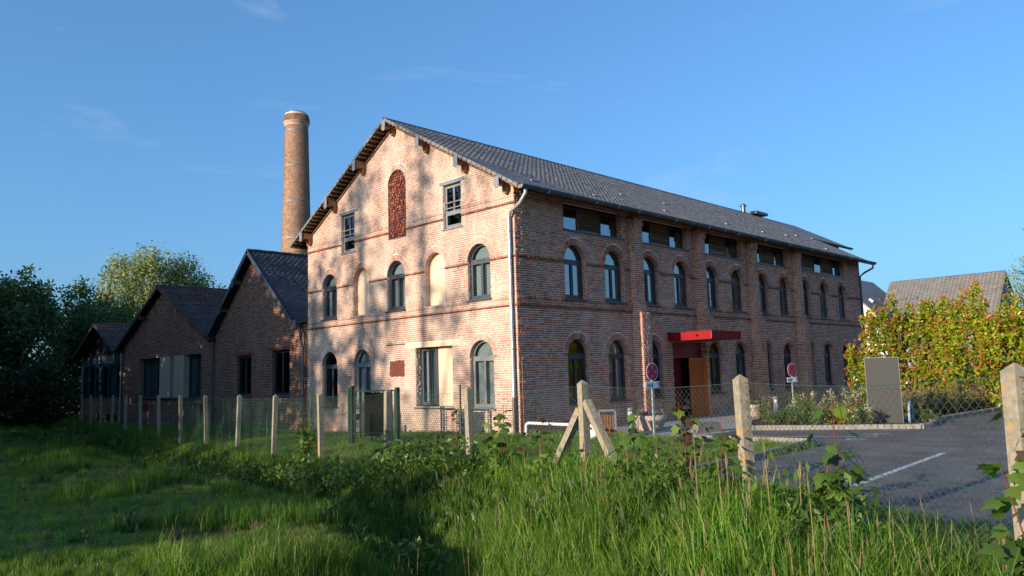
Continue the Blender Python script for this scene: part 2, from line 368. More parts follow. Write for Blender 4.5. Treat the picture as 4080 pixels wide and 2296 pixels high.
# a frame maps wall coordinates (u along, v up, n outwards) to the world
class Frame:
    def __init__(s, o, u, v, n): s.o, s.u, s.v, s.n = (np.asarray(a, float) for a in (o, u, v, n))
    def __call__(s, u, v, n=0): return s.o + np.multiply.outer(u, s.u) + np.multiply.outer(v, s.v) + np.multiply.outer(n, s.n)
class Bricks:
    """collects brick boxes: corner origin, three edge vectors"""
    def __init__(s): s.B = []
    def put(s, fr, u0, u1, v0, v1, n0, n1, mi=0):
        s.B.append((fr, u0, u1, v0, v1, n0, n1, mi))
    def arrays(s):
        C = np.empty((len(s.B), 3)); A = np.empty((len(s.B), 3, 3)); mi = np.empty(len(s.B), int)
        for i, (fr, u0, u1, v0, v1, n0, n1, m_) in enumerate(s.B):
            C[i] = fr.o + fr.u * (u0 + u1) / 2 + fr.v * (v0 + v1) / 2 + fr.n * (n0 + n1) / 2
            A[i, 0] = fr.u * (u1 - u0) / 2; A[i, 1] = fr.v * (v1 - v0) / 2; A[i, 2] = fr.n * (n1 - n0) / 2; mi[i] = m_
        return C, A, mi
_UNIT = {}
def unit_brick(matname):
    if matname not in _UNIT:
        me = MB().box(-.5, .5, -.5, .5, -.5, .5).mesh('brick_unit'); me.materials.append(M[matname]); _UNIT[matname] = me
    return _UNIT[matname]
def boxes_mesh(name, C, A, mi, jitter=0):
    n = len(C); S = np.array([(i, j, k) for i in (-1, 1) for j in (-1, 1) for k in (-1, 1)], float)
    V = C[:, None, :] + np.einsum('sk,nkc->nsc', S, A)
    if jitter: V = V + rng.normal(0, jitter, V.shape)
    # the face towards -n (k=-1: 0,2,6,4) lies in the wall: left out
    Qb = np.array([[1, 5, 7, 3], [4, 6, 7, 5], [0, 1, 3, 2], [0, 4, 5, 1], [2, 3, 7, 6]])
    Q = (np.arange(n)[:, None, None] * 8 + Qb[None]).reshape(-1, 4)
    return mesh_np(name, V.reshape(-1, 3), Q, np.repeat(mi, 5))
def emit_bricks(bricks, parent, mats, name='brick', restname='brickwork', top=300, only=None, jitter=.0012):
    C, A, mi = bricks.arrays()
    # size on the picture decides which bricks become objects of their own
    d = CAM - C; L = np.linalg.norm(d, axis=1); nrm = A[:, 2] / np.linalg.norm(A[:, 2], axis=1)[:, None]
    cosv = np.clip((d * nrm).sum(1) / L, 0, 1)
    area = np.linalg.norm(A[:, 0], axis=1) * np.linalg.norm(A[:, 1], axis=1) * cosv / L ** 2
    rel = C - CAM; zf = rel @ np.array(cf); px = (rel @ np.array(cr)) / zf; py = (rel @ np.array(cu)) / zf
    area = np.where((abs(px) < .66) & (abs(py) < .37) & (zf > 0), area, 0)
    if only is not None: area = np.where(only(C), area, 0)
    k = min(top, int((area > 0).sum())); idx = np.argsort(-area)[:k]
    keep = np.ones(len(C), bool); keep[idx] = False
    for i in idx:
        o = bpy.data.objects.new(name, unit_brick(mats[mi[i]])); COL.objects.link(o); set_parent(o, parent)
        mw = Matrix.Identity(4)
        for q in range(3):
            for c in range(3): mw[c][q] = 2 * A[i, q, c]
        for c in range(3): mw[c][3] = C[i, c]
        o.matrix_basis = mw
    me = boxes_mesh(restname, C[keep], A[keep], mi[keep], jitter)
    for x in mats: me.materials.append(M[x])
    return link(restname, me, parent, kind='stuff')
CH = .066
def lay(br, fr, z0, z1, ints, proud=.008, mi=0, ch=CH, sl=.225, hl=.112, seed=0, nback=-.02, headers=.5):
    """courses of bricks between z0 and z1; ints(v0,v1) gives the free intervals"""
    rg = random.Random(seed); nrow = max(1, round((z1 - z0) / ch)); c = (z1 - z0) / nrow
    for k in range(nrow):
        v0 = z0 + k * c + .010; v1 = z0 + (k + 1) * c - .010
        hdr = rg.random() < headers
        for a, b in ints(v0, v1):
            u = a + (0 if k % 2 else rg.uniform(.0, .06)); first = True
            if u > a + .03: br.put(fr, a, u - .012, v0, v1, nback, proud + rg.uniform(-.003, .003), mi)
            else: u = a
            while u < b - .02:
                L = hl if (hdr and rg.random() > .12) or (not hdr and rg.random() < .18) else sl
                e = u + L + rg.uniform(-.006, .006)
                if b - e < .055: e = b + .012
                br.put(fr, u, min(e - .016, b), v0 + rg.uniform(-.0015, .0015), v1 + rg.uniform(-.0015, .0015), nback, proud + rg.uniform(-.003, .003), mi)
                u = e
def sub(ints, a, b):
    out = []
    for x, y in ints:
        if b <= x or a >= y: out.append((x, y)); continue
        if a > x + .03: out.append((x, a))
        if b < y - .03: out.append((b, y))
    return out
class Opening:
    """arched (rad>0) or square opening in wall coordinates"""
    def __init__(s, u0, u1, sill, spring, arch=True, ring=.2): s.u0, s.u1, s.sill, s.spring, s.arch, s.ring = u0, u1, sill, spring, arch, ring; s.r = (u1 - u0) / 2; s.c = (u0 + u1) / 2
    def cut(s, ints, v0, v1):
        v = (v0 + v1) / 2
        if v0 < s.sill - .02 or (not s.arch and v1 > s.spring + .02): return ints
        if v <= s.spring: return sub(ints, s.u0, s.u1)
        Ro = s.r + s.ring; h = min(abs(v0 - s.spring), abs(v1 - s.spring))
        if not s.arch or h >= Ro: return ints
        w = math.sqrt(Ro * Ro - h * h); return sub(ints, s.c - w, s.c + w)
    def loop(s, n=16):
        if not s.arch: return [(s.u0, s.sill), (s.u1, s.sill), (s.u1, s.spring), (s.u0, s.spring)]
        return [(s.u0, s.sill), (s.u1, s.sill)] + [(s.c + s.r * math.cos(math.pi * i / n), s.spring + s.r * math.sin(math.pi * i / n)) for i in range(n + 1)]
def wall_sheet(fr, outline, ops, depth, name, m, parent, thick_ops=None):
    """wall face with true openings and their reveals"""
    bm = bmesh.new(); loops = [outline] + [o.loop() for o in ops]; edges = []
    for lp in loops:
        vs = [bm.verts.new(fr(a, b)) for a, b in lp]
        edges += [bm.edges.new((vs[i], vs[(i + 1) % len(vs)])) for i in range(len(vs))]
    bmesh.ops.triangle_fill(bm, edges=edges, use_beauty=True, use_dissolve=False, normal=Vector(fr.n))
    for o in ops:
        lp = o.loop(); dp = getattr(o, 'depth', depth)
        f = [bm.verts.new(fr(a, b)) for a, b in lp]; g = [bm.verts.new(fr(a, b, -dp)) for a, b in lp]
        for i in range(len(lp)):
            j = (i + 1) % len(lp); bm.faces.new((f[i], g[i], g[j], f[j]))
    bmesh.ops.remove_doubles(bm, verts=bm.verts, dist=.0005)
    bmesh.ops.recalc_face_normals(bm, faces=bm.faces)
    me = bpy.data.meshes.new(name); bm.to_mesh(me); bm.free()
    return link(name, me, parent, m)
def voussoirs(fr, op, parent, m, nv=23, proud=.014, back=-.19, name='brick_arch'):
    mb = MB(); r0 = op.r - .006; r1 = op.r + op.ring - .012
    for i in range(nv):
        a0 = math.pi * i / nv + .018; a1 = math.pi * (i + 1) / nv - .018; pr = proud + random.uniform(-.003, .003)
        # two bricks deep along the radius, breaking joint
        cuts = [(r0, r1)] if i % 2 else [(r0, (r0 + r1) / 2 - .006), ((r0 + r1) / 2 + .006, r1)]
        for q0, q1 in cuts:
            P = [(op.c + q * math.cos(a), op.spring + q * math.sin(a)) for q, a in ((q0, a0), (q1, a0), (q1, a1), (q0, a1))]
            V = [fr(a, b, pr) for a, b in P] + [fr(a, b, back if q0 == r0 else -.02) for a, b in P]
            mb.add(V, [(0, 1, 2, 3), (0, 4, 5, 1), (1, 5, 6, 2), (2, 6, 7, 3), (3, 7, 4, 0)])
    return mb.build(name, m, parent, kind='stuff')
def jambs(br, fr, op, depth, mi, seed=0, far=True, near=True):
    """brick courses on the two jambs"""
    z1 = op.spring
    for side, uu, nn_ in ((0, op.u0, 1), (1, op.u1, -1)):
        jf = Frame(fr(uu, 0), -fr.n, fr.v, fr.u * nn_)
        lay(br, jf, op.sill, z1, lambda a, b: [(.012, depth)], .004, mi, seed=seed + side, headers=.5)
# ------------------------------------------------------------------ terrain
FENCE = [(-44., 0.55), (8.82, -7.88), (11.63, -8.92), (14.2, -10.63), (20., -14.5), (40., -28.)]
FX = np.array([q[0] for q in FENCE]); FY = np.array([q[1] for q in FENCE])
def sstep(t): t = np.clip(t, 0, 1); return t * t * (3 - 2 * t)
def fence_s(x, y):
    return (np.interp(x, FX, FY) - y) * np.interp(x, [8., 10., 14.], [.987, .92, .84])
def ground_h(x, y):
    x = np.asarray(x, float); y = np.asarray(y, float); s = fence_s(x, y)
    base = -.13 - .27 * sstep(-x / 13) - .2 * sstep((-x - 12) / 20) - .24 * sstep((-y - 2.0) / 3.5) * sstep((7.5 - x) / 9)
    paved = sstep((x - 7.75) / .25) * sstep((-s - 1.6) / .5) + sstep((y - 1.25) / .25) * sstep((x - .1) / .2)
    inside = base - .09 * np.clip(paved, 0, 1)
    sc_ = np.interp(x, [6, 10], [1.55, 2.7]); wd_ = np.interp(x, [6, 10], [.62, 1.0])
    ditch = -.55 * np.exp(-((s - sc_) / wd_) ** 2) * sstep((17 - x) / 4)
    bank = np.interp(x, [-2, 6, 9, 11.5], [.08, .17, .22, .36]) * np.exp(-((s - .3) / np.interp(x, [8, 11], [.6, .95])) ** 2)
    bumps = .03 * np.sin(x * 1.7 + y * .6) * np.cos(y * 1.3 - x * .4) + .018 * np.sin(x * 4.1 - y * 3.3)
    outside = np.interp(s, [0, 3.0, 5], [1, .9, .75]) * base + ditch + bumps * sstep(s)
    return np.where(s < 0, inside, outside) + bank
def grid_axis(lo, hi, c, fine, n):
    a = [c]; st = fine
    while a[-1] < hi: a.append(a[-1] + st); st = fine if a[-1] < c + n else st * 1.25
    b = [c]; st = fine
    while b[-1] > lo: b.append(b[-1] - st); st = fine if b[-1] > c - n else st * 1.25
    return np.array(sorted(set(b + a)))
gx = grid_axis(-700, 700, 2., .3, 18.); gy = grid_axis(-700, 700, -5., .3, 12.)
X, Y = np.meshgrid(gx, gy, indexing='ij'); Z = ground_h(X, Y)
nx, ny = X.shape; ii = np.arange(nx * ny).reshape(nx, ny)
Q = np.stack([ii[:-1, :-1], ii[1:, :-1], ii[1:, 1:], ii[:-1, 1:]], -1).reshape(-1, 4)
link('ground', mesh_np('ground', np.stack([X, Y, Z], -1).reshape(-1, 3), Q, smooth=True), None, 'earth_grass', kind='structure')

def sheet(name, poly, z, m, holes=()):
    bm = bmesh.new(); ed = []
    for lp in [poly] + list(holes):
        vs = [bm.verts.new((a, b, z)) for a, b in lp]; ed += [bm.edges.new((vs[i], vs[(i + 1) % len(vs)])) for i in range(len(vs))]
    bmesh.ops.triangle_fill(bm, edges=ed, use_beauty=True, normal=(0, 0, 1)); me = bpy.data.meshes.new(name); bm.to_mesh(me); bm.free()
    return link(name, me, None, m, kind='structure')
BED = [(4.55, 4.75), (8.25, 6.85), (8.3, 7.3), (8.15, 8.3), (7.72, 9.3), (7.9, 13), (8.1, 16.7), (9.2, 20), (9.5, 44), (2.2, 44), (2.2, 10.9), (3.4, 6.6)]
sheet('parking_lot', [(0.2, 1.5), (7.95, 1.5), (7.95, -5.0), (10.5, -6.3), (14., -8.2), (22., -13.), (60, -13), (60, 60), (0.2, 60)], -.150, 'asphalt')
sheet('pavement', [(0.01, .95), (4.25, .95), (4.4, 1.6), (4.35, 4.4), (3.2, 6.4), (2.05, 10.7), (2.05, 44), (0.01, 44)], -.118, 'paving')
mb = MB(); mb.prism([(a, b, -.16) for a, b in BED], (0, 0, .075)); mb.build('flower_bed', 'soil', None, kind='structure')

def kerb(name, pts, w=.14, top=-.02, bot=-.3, L=1.0, drop=None):
    root = link(name, None, kind='structure'); root.location = (pts[0][0], pts[0][1], bot); WORLD[root.name] = Vector(root.location)
    k = 0
    for a, b in zip(pts[:-1], pts[1:]):
        a = np.array([*a, 0.]); b = np.array([*b, 0.]); D = np.linalg.norm(b - a); n = max(1, round(D / L)); d = (b - a) / D
        for i in range(n):
            p0 = a + d * (D * i / n + .006); p1 = a + d * (D * (i + 1) / n - .006); tt = top + random.uniform(-.006, .006)
            sd = np.array([-d[1], d[0], 0]); sh = sd * random.uniform(-.006, .006); mb = MB()
            prof = [(-w / 2, bot), (w / 2, bot), (w / 2, tt - .02), (w / 2 - .02, tt), (-w / 2 + .02, tt), (-w / 2, tt - .02)]
            mb.prism([p0 + sh + sd * u + np.array([0, 0, v]) for u, v in prof], p1 - p0)
            mb.build('kerb_stone', 'concrete_kerb', root); k += 1
    return root
kerb('kerb', [(8.05, -5.2), (7.98, -1.9), (7.62, 1.55), (4.6, 1.35)])
kerb('kerb', [(3.35, 6.55), (4.5, 4.72), (8.28, 6.82), (8.34, 7.3), (8.2, 8.3), (7.76, 9.3), (7.95, 13), (8.15, 16.8)])
kerb('kerb', [(4.28, 1.0), (4.42, 1.7), (4.4, 4.4)], .12, -.1)
def marking(name, a, b, w=.1):
    a = np.array(a); b = np.array(b); d = (b - a) / np.linalg.norm(b - a); n = np.array([-d[1], d[0]]) * w / 2
    sheet(name, [tuple(a - n), tuple(b - n), tuple(b + n), tuple(a + n)], -.1455, 'road_paint')
marking('parking_line', (10.72, -4.2), (10.49, .88), .11)
marking('parking_line', (4.7, 2.62), (8.2, 3.92), .1)
marking('parking_line', (7.45, 1.95), (7.75, 2.05), .1)
# the worn wheelchair symbol painted on the bay, broken strokes
for a, b, w in (((7.72, 5.7), (8.2, 6.1), .09), ((7.62, 4.5), (8.12, 4.93), .09), ((7.85, 4.5), (8.05, 4.4), .07)): marking('bay_symbol_stroke', a, b, w)
for cx, cy, rr in ((7.98, 3.08, .22),):
    ring = [(cx + rr * math.cos(t), cy + rr * math.sin(t)) for t in np.linspace(0, 2 * math.pi, 18)[:-1]]; r2 = [(cx + (rr - .07) * math.cos(t), cy + (rr - .07) * math.sin(t)) for t in np.linspace(0, 2 * math.pi, 18)[:-1]]
    sheet('bay_symbol_stroke', ring, -.1455, 'road_paint', [r2])

# ------------------------------------------------------------------ main brick building
W, LEN, EAVE, RIDGE = 11.3, 25.9, 7.10, 10.29
XR = -W / 2
SLOPE = .565
mill = thing('brick_mill', 'long three-storey brick mill with arched windows and grey slate roof', 'building', (-5.65, 12.9, -.3), world=True)
gf = Frame((0, 0, 0), (1, 0, 0), (0, 0, 1), (0, -1, 0))      # gable: u = x
ff = Frame((0, 0, 0), (0, 1, 0), (0, 0, 1), (1, 0, 0))       # front: u = y
SILL1, SPR1, SILL0, SPR0 = 3.86, 5.07, .68, 2.14
gc = [-9.77, -7.70, -5.66, -3.60, -1.55]
g_ops = []
for i, c in enumerate(gc): g_ops.append(Opening(c - .5, c + .5, SILL1 if i not in (1, 3) else 3.81, SPR1))
for i, c in ((0, -9.77), (1, -7.68), (4, -1.53)): g_ops.append(Opening(c - .52, c + .52, .62, SPR0))
for o in g_ops: o.depth = .19
rec = Opening(-4.67, -2.84, .68, 2.565, False); rec.depth = .31
att = [Opening(-3.15, -2.28, 6.22, 7.65, False), Opening(-8.97, -8.10, 6.22, 7.65, False)]
for o in att: o.depth = .16
nic = Opening(-6.05, -5.05, 6.30, 8.20); nic.depth = .06
allg = g_ops + [rec] + att + [nic]
zb = -.9
def rake(x): return RIDGE - SLOPE * abs(x - XR)
wall_sheet(gf, [(-W, zb), (0, zb), (0, EAVE), (XR, RIDGE), (-W, EAVE)], allg, .19, 'gable_wall', 'mortar', mill)
fc = [2.64, 4.65, 6.69, 8.69, 10.80, 12.81, 14.96, 17.01, 19.17, 21.22, 23.42]
f_ops = [Opening(c - .51, c + .51, SILL1, SPR1) for c in fc]
door = Opening(7.85, 10.2, -.16, 2.62, False); door.depth = .75
for i, c in enumerate(fc):
    if i == 3: continue
    f_ops.append(Opening(c - .51, c + .51, SILL0, SPR0))
strips = [(2.16, 5.15), (6.2, 9.22), (10.3, 13.32), (14.45, 17.5), (18.66, 23.85)]
s_ops = [Opening(a, b, 6.02, 6.90, False) for a, b in strips]
for o in f_ops: o.depth = .207
for o in s_ops: o.depth = .25
f_ops = [o for o in f_ops if not (o.sill == SILL0 and o.u0 < 10.15 and o.u1 > 7.75)]
allf = f_ops + [door] + s_ops
wall_sheet(ff, [(0, zb), (LEN, zb), (LEN, EAVE), (0, EAVE)], allf, .207, 'front_wall', 'mortar_front', mill)
mb = MB()
mb.add([(-W, 0, zb), (-W, LEN, zb), (-W, LEN, EAVE), (-W, 0, EAVE)], [(0, 1, 2, 3)])
mb.add([(0, LEN, zb), (-W, LEN, zb), (-W, LEN, EAVE), (XR, LEN, RIDGE), (0, LEN, EAVE)], [(0, 1, 2, 3, 4)])
mb.box(-W + .02, -.3, .35, LEN - .3, 3.2, 3.35); mb.box(-W + .02, -.3, .35, LEN - .3, 5.85, 5.98)   # floors inside
mb.build('rear_wall', 'mortar_front', mill)
br = Bricks()
BANDS = [(3.55, 3.875), (4.96, 5.09)]
def free(lo, hi, ops, extra=()):
    def f(v0, v1):
        I = [(lo(v1) if callable(lo) else lo, hi(v1) if callable(hi) else hi)]
        for o in ops: I = o.cut(I, v0, v1)
        for a, b, z0, z1 in extra:
            if v1 > z0 + .01 and v0 < z1 - .01: I = sub(I, a, b)
        return [q for q in I if q[1] - q[0] > .04]
    return f
lintel_x = [(-5.18, -2.47, 2.565, 2.75), (-3.28, -2.11, 7.64, 7.78), (-9.08, -7.9, 7.64, 7.78)]
gl = lambda v: -W if v < EAVE else XR - (RIDGE - v) / (SLOPE)
gh = lambda v: .007 if v < EAVE else XR + (RIDGE - v) / (SLOPE)
fg = free(gl, gh, allg, lintel_x); fo = free(-.007, LEN, allf)
segs = [(-.5, 3.55), (3.875, 4.96), (5.09, 6.52)]
for k, (a, b) in enumerate(segs):
    lay(br, gf, a, b, fg, .008, 0, seed=10 + k)
lay(br, gf, 6.82, RIDGE - .05, fg, .008, 0, seed=15)
for k, (a, b) in enumerate([(-.5, 3.55), (3.875, 4.96), (5.09, EAVE - .03)]): lay(br, ff, a, b, fo, .008, 1, seed=20 + k)
def band(fr, f, z0, mi_red, mi, soldier=True):
    lay(br, fr, z0, z0 + .066, f, .042, mi_red, headers=0, seed=int(z0 * 100))
    lay(br, fr, z0 + .066, z0 + .13, f, .026, mi, headers=1, seed=int(z0 * 90))
    if soldier:
        lay(br, fr, z0 + .13, z0 + .195, f, .012, mi, seed=int(z0 * 80))
        lay(br, fr, z0 + .195, z0 + .325, f, .016, mi, ch=.13, sl=.066, hl=.066, seed=int(z0 * 70))
for fr, f, mi in ((gf, fg, 0), (ff, fo, 1)):
    band(fr, f, 3.55, 2, mi); band(fr, f, 4.96, 2, mi, False)
band(gf, fg, 6.52, 2, 0)
for k, o in enumerate(g_ops + [rec] + att): jambs(br, gf, o, o.depth, 0, 100 + 3 * k)
for k, o in enumerate(f_ops): jambs(br, ff, o, .207, 1, 300 + 3 * k)
jambs(br, ff, door, .75, 1, 390)
for k, o in enumerate(s_ops): jambs(br, ff, o, .25, 1, 400 + 3 * k)
# buttresses: deeper below the first-floor string
for bi, y0 in enumerate((5.49, 9.54, 13.67, 17.88)):
    for (z0, z1, d, w) in ((-.5, 3.55, .405, .52), (3.55, 3.875, .31, .46), (3.875, 6.5, .27, .44), (6.5, 6.78, .31, .46)):
        if bi == 1 and z0 < 0: z0 = 2.95          # over the entrance it rises from the canopy
        core = MB(); core.box(-.02, d, y0, y0 + w, z0 if z0 > 0 else -.9, z1); core.build('buttress', 'mortar_front', mill)
        for fr2, lim in ((Frame((0, y0, 0), (1, 0, 0), (0, 0, 1), (0, -1, 0)), (0.01, d + .006)), (Frame((d, y0, 0), (0, 1, 0), (0, 0, 1), (1, 0, 0)), (-.006, w + .006)), (Frame((0, y0 + w, 0), (1, 0, 0), (0, 0, 1), (0, 1, 0)), (0.01, d + .006))):
            lay(br, fr2, z0, z1, lambda a, b, lim=lim: [lim], .008 if z1 - z0 > .5 else .012, 1, seed=500 + bi * 20 + int(z0 * 3), sl=.2, hl=.1)
emit_bricks(br, mill, ['brick_gable', 'brick_front', 'brick_band'], only=lambda C: C[:, 2] > -.1)
for o in g_ops + [nic]: voussoirs(gf, o, mill, 'brick_gable', back=-o.depth)
for o in f_ops: voussoirs(ff, o, mill, 'brick_front', back=-.207)
# blocked-up attic arch: small uneven brick ends
nb = Bricks(); nf = Frame((0, 0, 0), (1, 0, 0), (0, 0, 1), (0, -1, 0)); zz = 6.31; k = 0
while zz < 8.69:
    u = -6.04 + (k % 2) * .05; h = .095
    while u < -5.06:
        w = random.uniform(.07, .105); v = zz + h / 2
        hw = .49 if v < 8.2 else math.sqrt(max(0, .49 ** 2 - (v + .03 - 8.2) ** 2))
        a, b = max(u, -5.55 - hw), min(u + w - .012, -5.55 + hw)
        if b - a > .03: nb.put(nf, a, b, zz + random.uniform(0, .01), zz + h - .012, -.08, random.uniform(-.045, .0), 0)
        u += w
    zz += h; k += 1
niche = MB().box(-6.05, -5.05, .058, .075, 6.3, 8.71).build('blocked_arch', 'roof_deck', mill)
emit_bricks(nb, niche, ['brick_dark'], name='brick_end', restname='brick_ends', top=300, jitter=.003)
# blind niches and plaster pieces
def arch_plate(op, y, t, name, m, parent, grow=0.0):
    mb = MB(); mb.prism([(a, y, b) for a, b in op.loop()], (0, t, 0)); return mb.build(name, m, parent)
arch_plate(g_ops[1], .187, .03, 'blind_panel', 'cream_plaster', mill); arch_plate(g_ops[3], .187, .03, 'blind_panel', 'cream_plaster', mill)
MB().box(-3.87, -2.845, .30, .33, .69, 2.56).build('blind_panel', 'cream_plaster', mill)
MB().box(-5.18, -2.47, -.012, .05, 2.568, 2.745).build('lintel', 'cream_plaster', mill)
mb = MB(); pts = []
for i in range(40):
    t = 2 * math.pi * i / 40; q = max(abs(math.cos(t)), abs(math.sin(t))); pts.append((-5.65 + .40 * math.cos(t) / q * random.uniform(.93, 1.05), -.004, 1.925 + .27 * math.sin(t) / q * random.uniform(.9, 1.08)))
mb.prism(pts, (0, -.011, 0)); mb.build('patched_hatch', 'red_plaster', mill)
MB().box(-6.25, -5.2, -.014, .03, 2.70, 2.745).build('old_lintel', 'zinc_dark', mill)
for x0, x1 in ((-3.28, -2.11), (-9.08, -7.9)):
    q = MB(); q.box(x0, x1, -.018, .1, 7.655, 7.77); q.box(x0, x1, .0, .15, 7.648, 7.66); lt = q.build('lintel', 'frame_grey', mill)
    for bx in (x0 + .1, x1 - .2, x1 - .4):
        MB().lathe([(.012, 0), (.012, .012)], (0, 0, 0), 8).build('bolt', 'zinc_dark', lt).matrix_basis = Matrix.Translation((bx, -.018, 7.715)) @ Matrix.Rotation(R(90), 4, 'X')

# ------------------------------------------------------------------ windows
def arch_pts(w, h, r, n=18, z0=0):
    return [(-w, z0), (w, z0)] + [(w * math.cos(math.pi * i / n) if True else 0, h + w * math.sin(math.pi * i / n)) for i in range(n + 1)]
_WC = {}
def arched_parts(w, h):
    """meshes of one arched window; local x across, z up from the sill, -y outwards"""
    if (w, h) in _WC: return _WC[(w, h)]
    n = 18; fw = .055; mb = MB()
    def ring(w0, w1, y0, y1):
        po = [(-w0, .0), (-w0, h)] + [(-w0 * math.cos(math.pi * i / n), h + w0 * math.sin(math.pi * i / n)) for i in range(1, n)] + [(w0, h), (w0, 0)]
        pi = [(-w1, .0), (-w1, h)] + [(-w1 * math.cos(math.pi * i / n), h + w1 * math.sin(math.pi * i / n)) for i in range(1, n)] + [(w1, h), (w1, 0)]
        for i in range(len(po) - 1):
            a, b, c, d = po[i], po[i + 1], pi[i + 1], pi[i]
            V = [(q[0], y, q[1]) for y in (y0, y1) for q in (a, b, c, d)]
            mb.add(V, [(0, 1, 2, 3), (4, 7, 6, 5), (0, 4, 5, 1), (2, 6, 7, 3)])
    ring(w, w - fw, -.035, .03)
    mb.box(-w + .01, w - .01, -.037, .03, 0, .07)
    me_f = mb.mesh('window')
    t = MB(); t.box(-w + fw - .002, w - fw + .002, -.032, .028, h - .06, h + .05); t.box(-.26, .12, -.05, -.03, h + .005, h + .03); me_t = t.mesh('transom')
    c = MB()
    for x0, x1 in ((-w + fw, -.004), (.004, w - fw)):
        s = .042
        c.box(x0, x0 + s, -.045, .02, .07, h - .06); c.box(x1 - s, x1, -.045, .02, .07, h - .06); c.box(x0 + s, x1 - s, -.045, .02, .07, .07 + s); c.box(x0 + s, x1 - s, -.045, .02, h - .06 - s, h - .06)
    me_c = c.mesh('casement')
    pl = []
    for x0, x1 in ((-w + fw + .03, -.03), (.03, w - fw - .03)):
        pl.append(MB().box(x0, x1, -.006, .0, .09, h - .085).mesh('pane'))
    u = MB(); wi = w - fw + .008; u.prism([(wi * math.cos(math.pi * i / n), -.005, h + .03 + (wi - .015) * math.sin(math.pi * i / n)) for i in range(n + 1)], (0, .006, 0)); pl.append(u.mesh('pane'))
    si = MB(); si.prism([(-w - .05, -.25, -.035), (-w - .05, -.25, -.075), (-w - .05, -.02, -.05), (-w - .05, -.02, -.0)], (2 * w + .1, 0, 0)); si.prism([(-w, -.12, -.005), (-w, -.12, -.03), (-w, -.0, -.03), (-w, -.0, .02)], (2 * w, 0, 0))
    cu = MB(); cu.prism([(a * .97, .09, b) for a, b in arch_pts(w, h, w, 14, .02)], (0, .006, 0))
    _WC[(w, h)] = (me_f, me_t, me_c, pl, si.mesh('sill'), cu.mesh('curtain'))
    return _WC[(w, h)]
def arched_window(op, fr, depth, fm, gm, parent, curtain=None, sill=True):
    w = op.r - .004; h = op.spring - op.sill - .04
    f, t, c, pl, si, cu = arched_parts(round(w, 3), round(h, 3))
    mats_ = ((f, fm), (t, fm), (c, fm), (si, fm))
    key = fm + gm + str(curtain)
    def mm(me, mt):
        nm = me.name.split('.')[0] + '|' + mt + '|%.3f%.3f' % (w, h)
        if nm not in _WC:
            q = me.copy(); q.materials.clear(); q.materials.append(M[mt]); _WC[nm] = q
        return _WC[nm]
    o = link('window', mm(f, fm), parent)
    o.location = Vector(fr(op.c, op.sill + .04, -depth + .02)); o.rotation_euler = (0, 0, 0 if fr is gf else R(90))
    link('transom', mm(t, fm), o); link('casement', mm(c, fm), o)
    for i, q in enumerate(pl):
        nm = 'pane%d%.3f%.3f' % (i, w, h) + gm
        if nm not in _WC: z = q.copy(); z.materials.clear(); z.materials.append(M[gm]); _WC[nm] = z
        link('pane', _WC[nm], o)
    if sill: link('sill', mm(si, fm if fm != 'frame_grey' else 'frame_grey'), o)
    if curtain: link('curtain', mm(cu, curtain), o)
    return o
for i in (0, 2, 4): arched_window(g_ops[i], gf, .19, 'frame_navy' if i < 4 else 'frame_slate', 'glass', mill, 'dotted_curtain')
for i in (5, 6, 7): arched_window(g_ops[i], gf, .19, ('frame_navy', 'frame_grey', 'frame_grey')[i - 5], 'glass' if i > 5 else 'glass_dim', mill, 'dotted_curtain' if i > 5 else None, True)
for i, o in enumerate(f_ops):
    top = o.sill > 2
    arched_window(o, ff, .207, 'frame_navy', 'glass_front' if top else 'glass', mill, 'plain_curtain' if (i % 3 == 0 and not top) else None)
def square_window(fr, u0, u1, z0, z1, depth, fm, gm, parent, cols=2, rows=(1.0,), curtain=None, sill=True, fw=.055, name='window', sash=True):
    """casement window; local x across, z up from the sill, -y outwards"""
    w = (u1 - u0) / 2; h = z1 - z0; mb = MB()
    mb.box(-w, -w + fw, -.035, .03, 0, h); mb.box(w - fw, w, -.035, .03, 0, h); mb.box(-w + fw, w - fw, -.035, .03, 0, fw); mb.box(-w + fw, w - fw, -.035, .03, h - fw, h)
    o = mb.build(name, fm, parent); o.location = Vector(fr((u0 + u1) / 2, z0, -depth)); o.rotation_euler = (0, 0, 0 if abs(fr.n[1]) > .5 else R(90))
    zs = [fw] + [fw + (h - 2 * fw) * r for r in rows]
    for r in range(len(rows)):
        if r: MB().box(-w + fw - .001, w - fw + .001, -.034, .028, zs[r] - .03, zs[r] + .03).build('transom', fm, o)
        cc = cols if isinstance(cols, int) else cols[r]
        for c in range(cc):
            x0 = -w + fw + (2 * w - 2 * fw) * c / cc + .002; x1 = -w + fw + (2 * w - 2 * fw) * (c + 1) / cc - .002
            s = .035; y0, y1 = zs[r] + .001 + (.03 if r else 0), zs[r + 1] - .001 - (.03 if r < len(rows) - 1 else 0)
            if sash:
                q = MB(); q.box(x0, x0 + s, -.044, .02, y0, y1); q.box(x1 - s, x1, -.044, .02, y0, y1); q.box(x0 + s, x1 - s, -.044, .02, y0, y0 + s); q.box(x0 + s, x1 - s, -.044, .02, y1 - s, y1); q.build('casement', fm, o)
            MB().box(x0 + .02, x1 - .02, -.006, 0, y0 + .02, y1 - .02).build('pane', gm, o)
    if sill:
        q = MB(); q.prism([(-w - .06, -depth - .05, -.04), (-w - .06, -depth - .05, -.075), (-w - .06, -.02, -.05), (-w - .06, -.02, -.002)], (2 * w + .12, 0, 0)); q.build('sill', fm, o)
    if curtain: MB().box(-w + .02, w - .02, .09, .096, .03, h - .03).build('curtain', curtain, o)
    return o
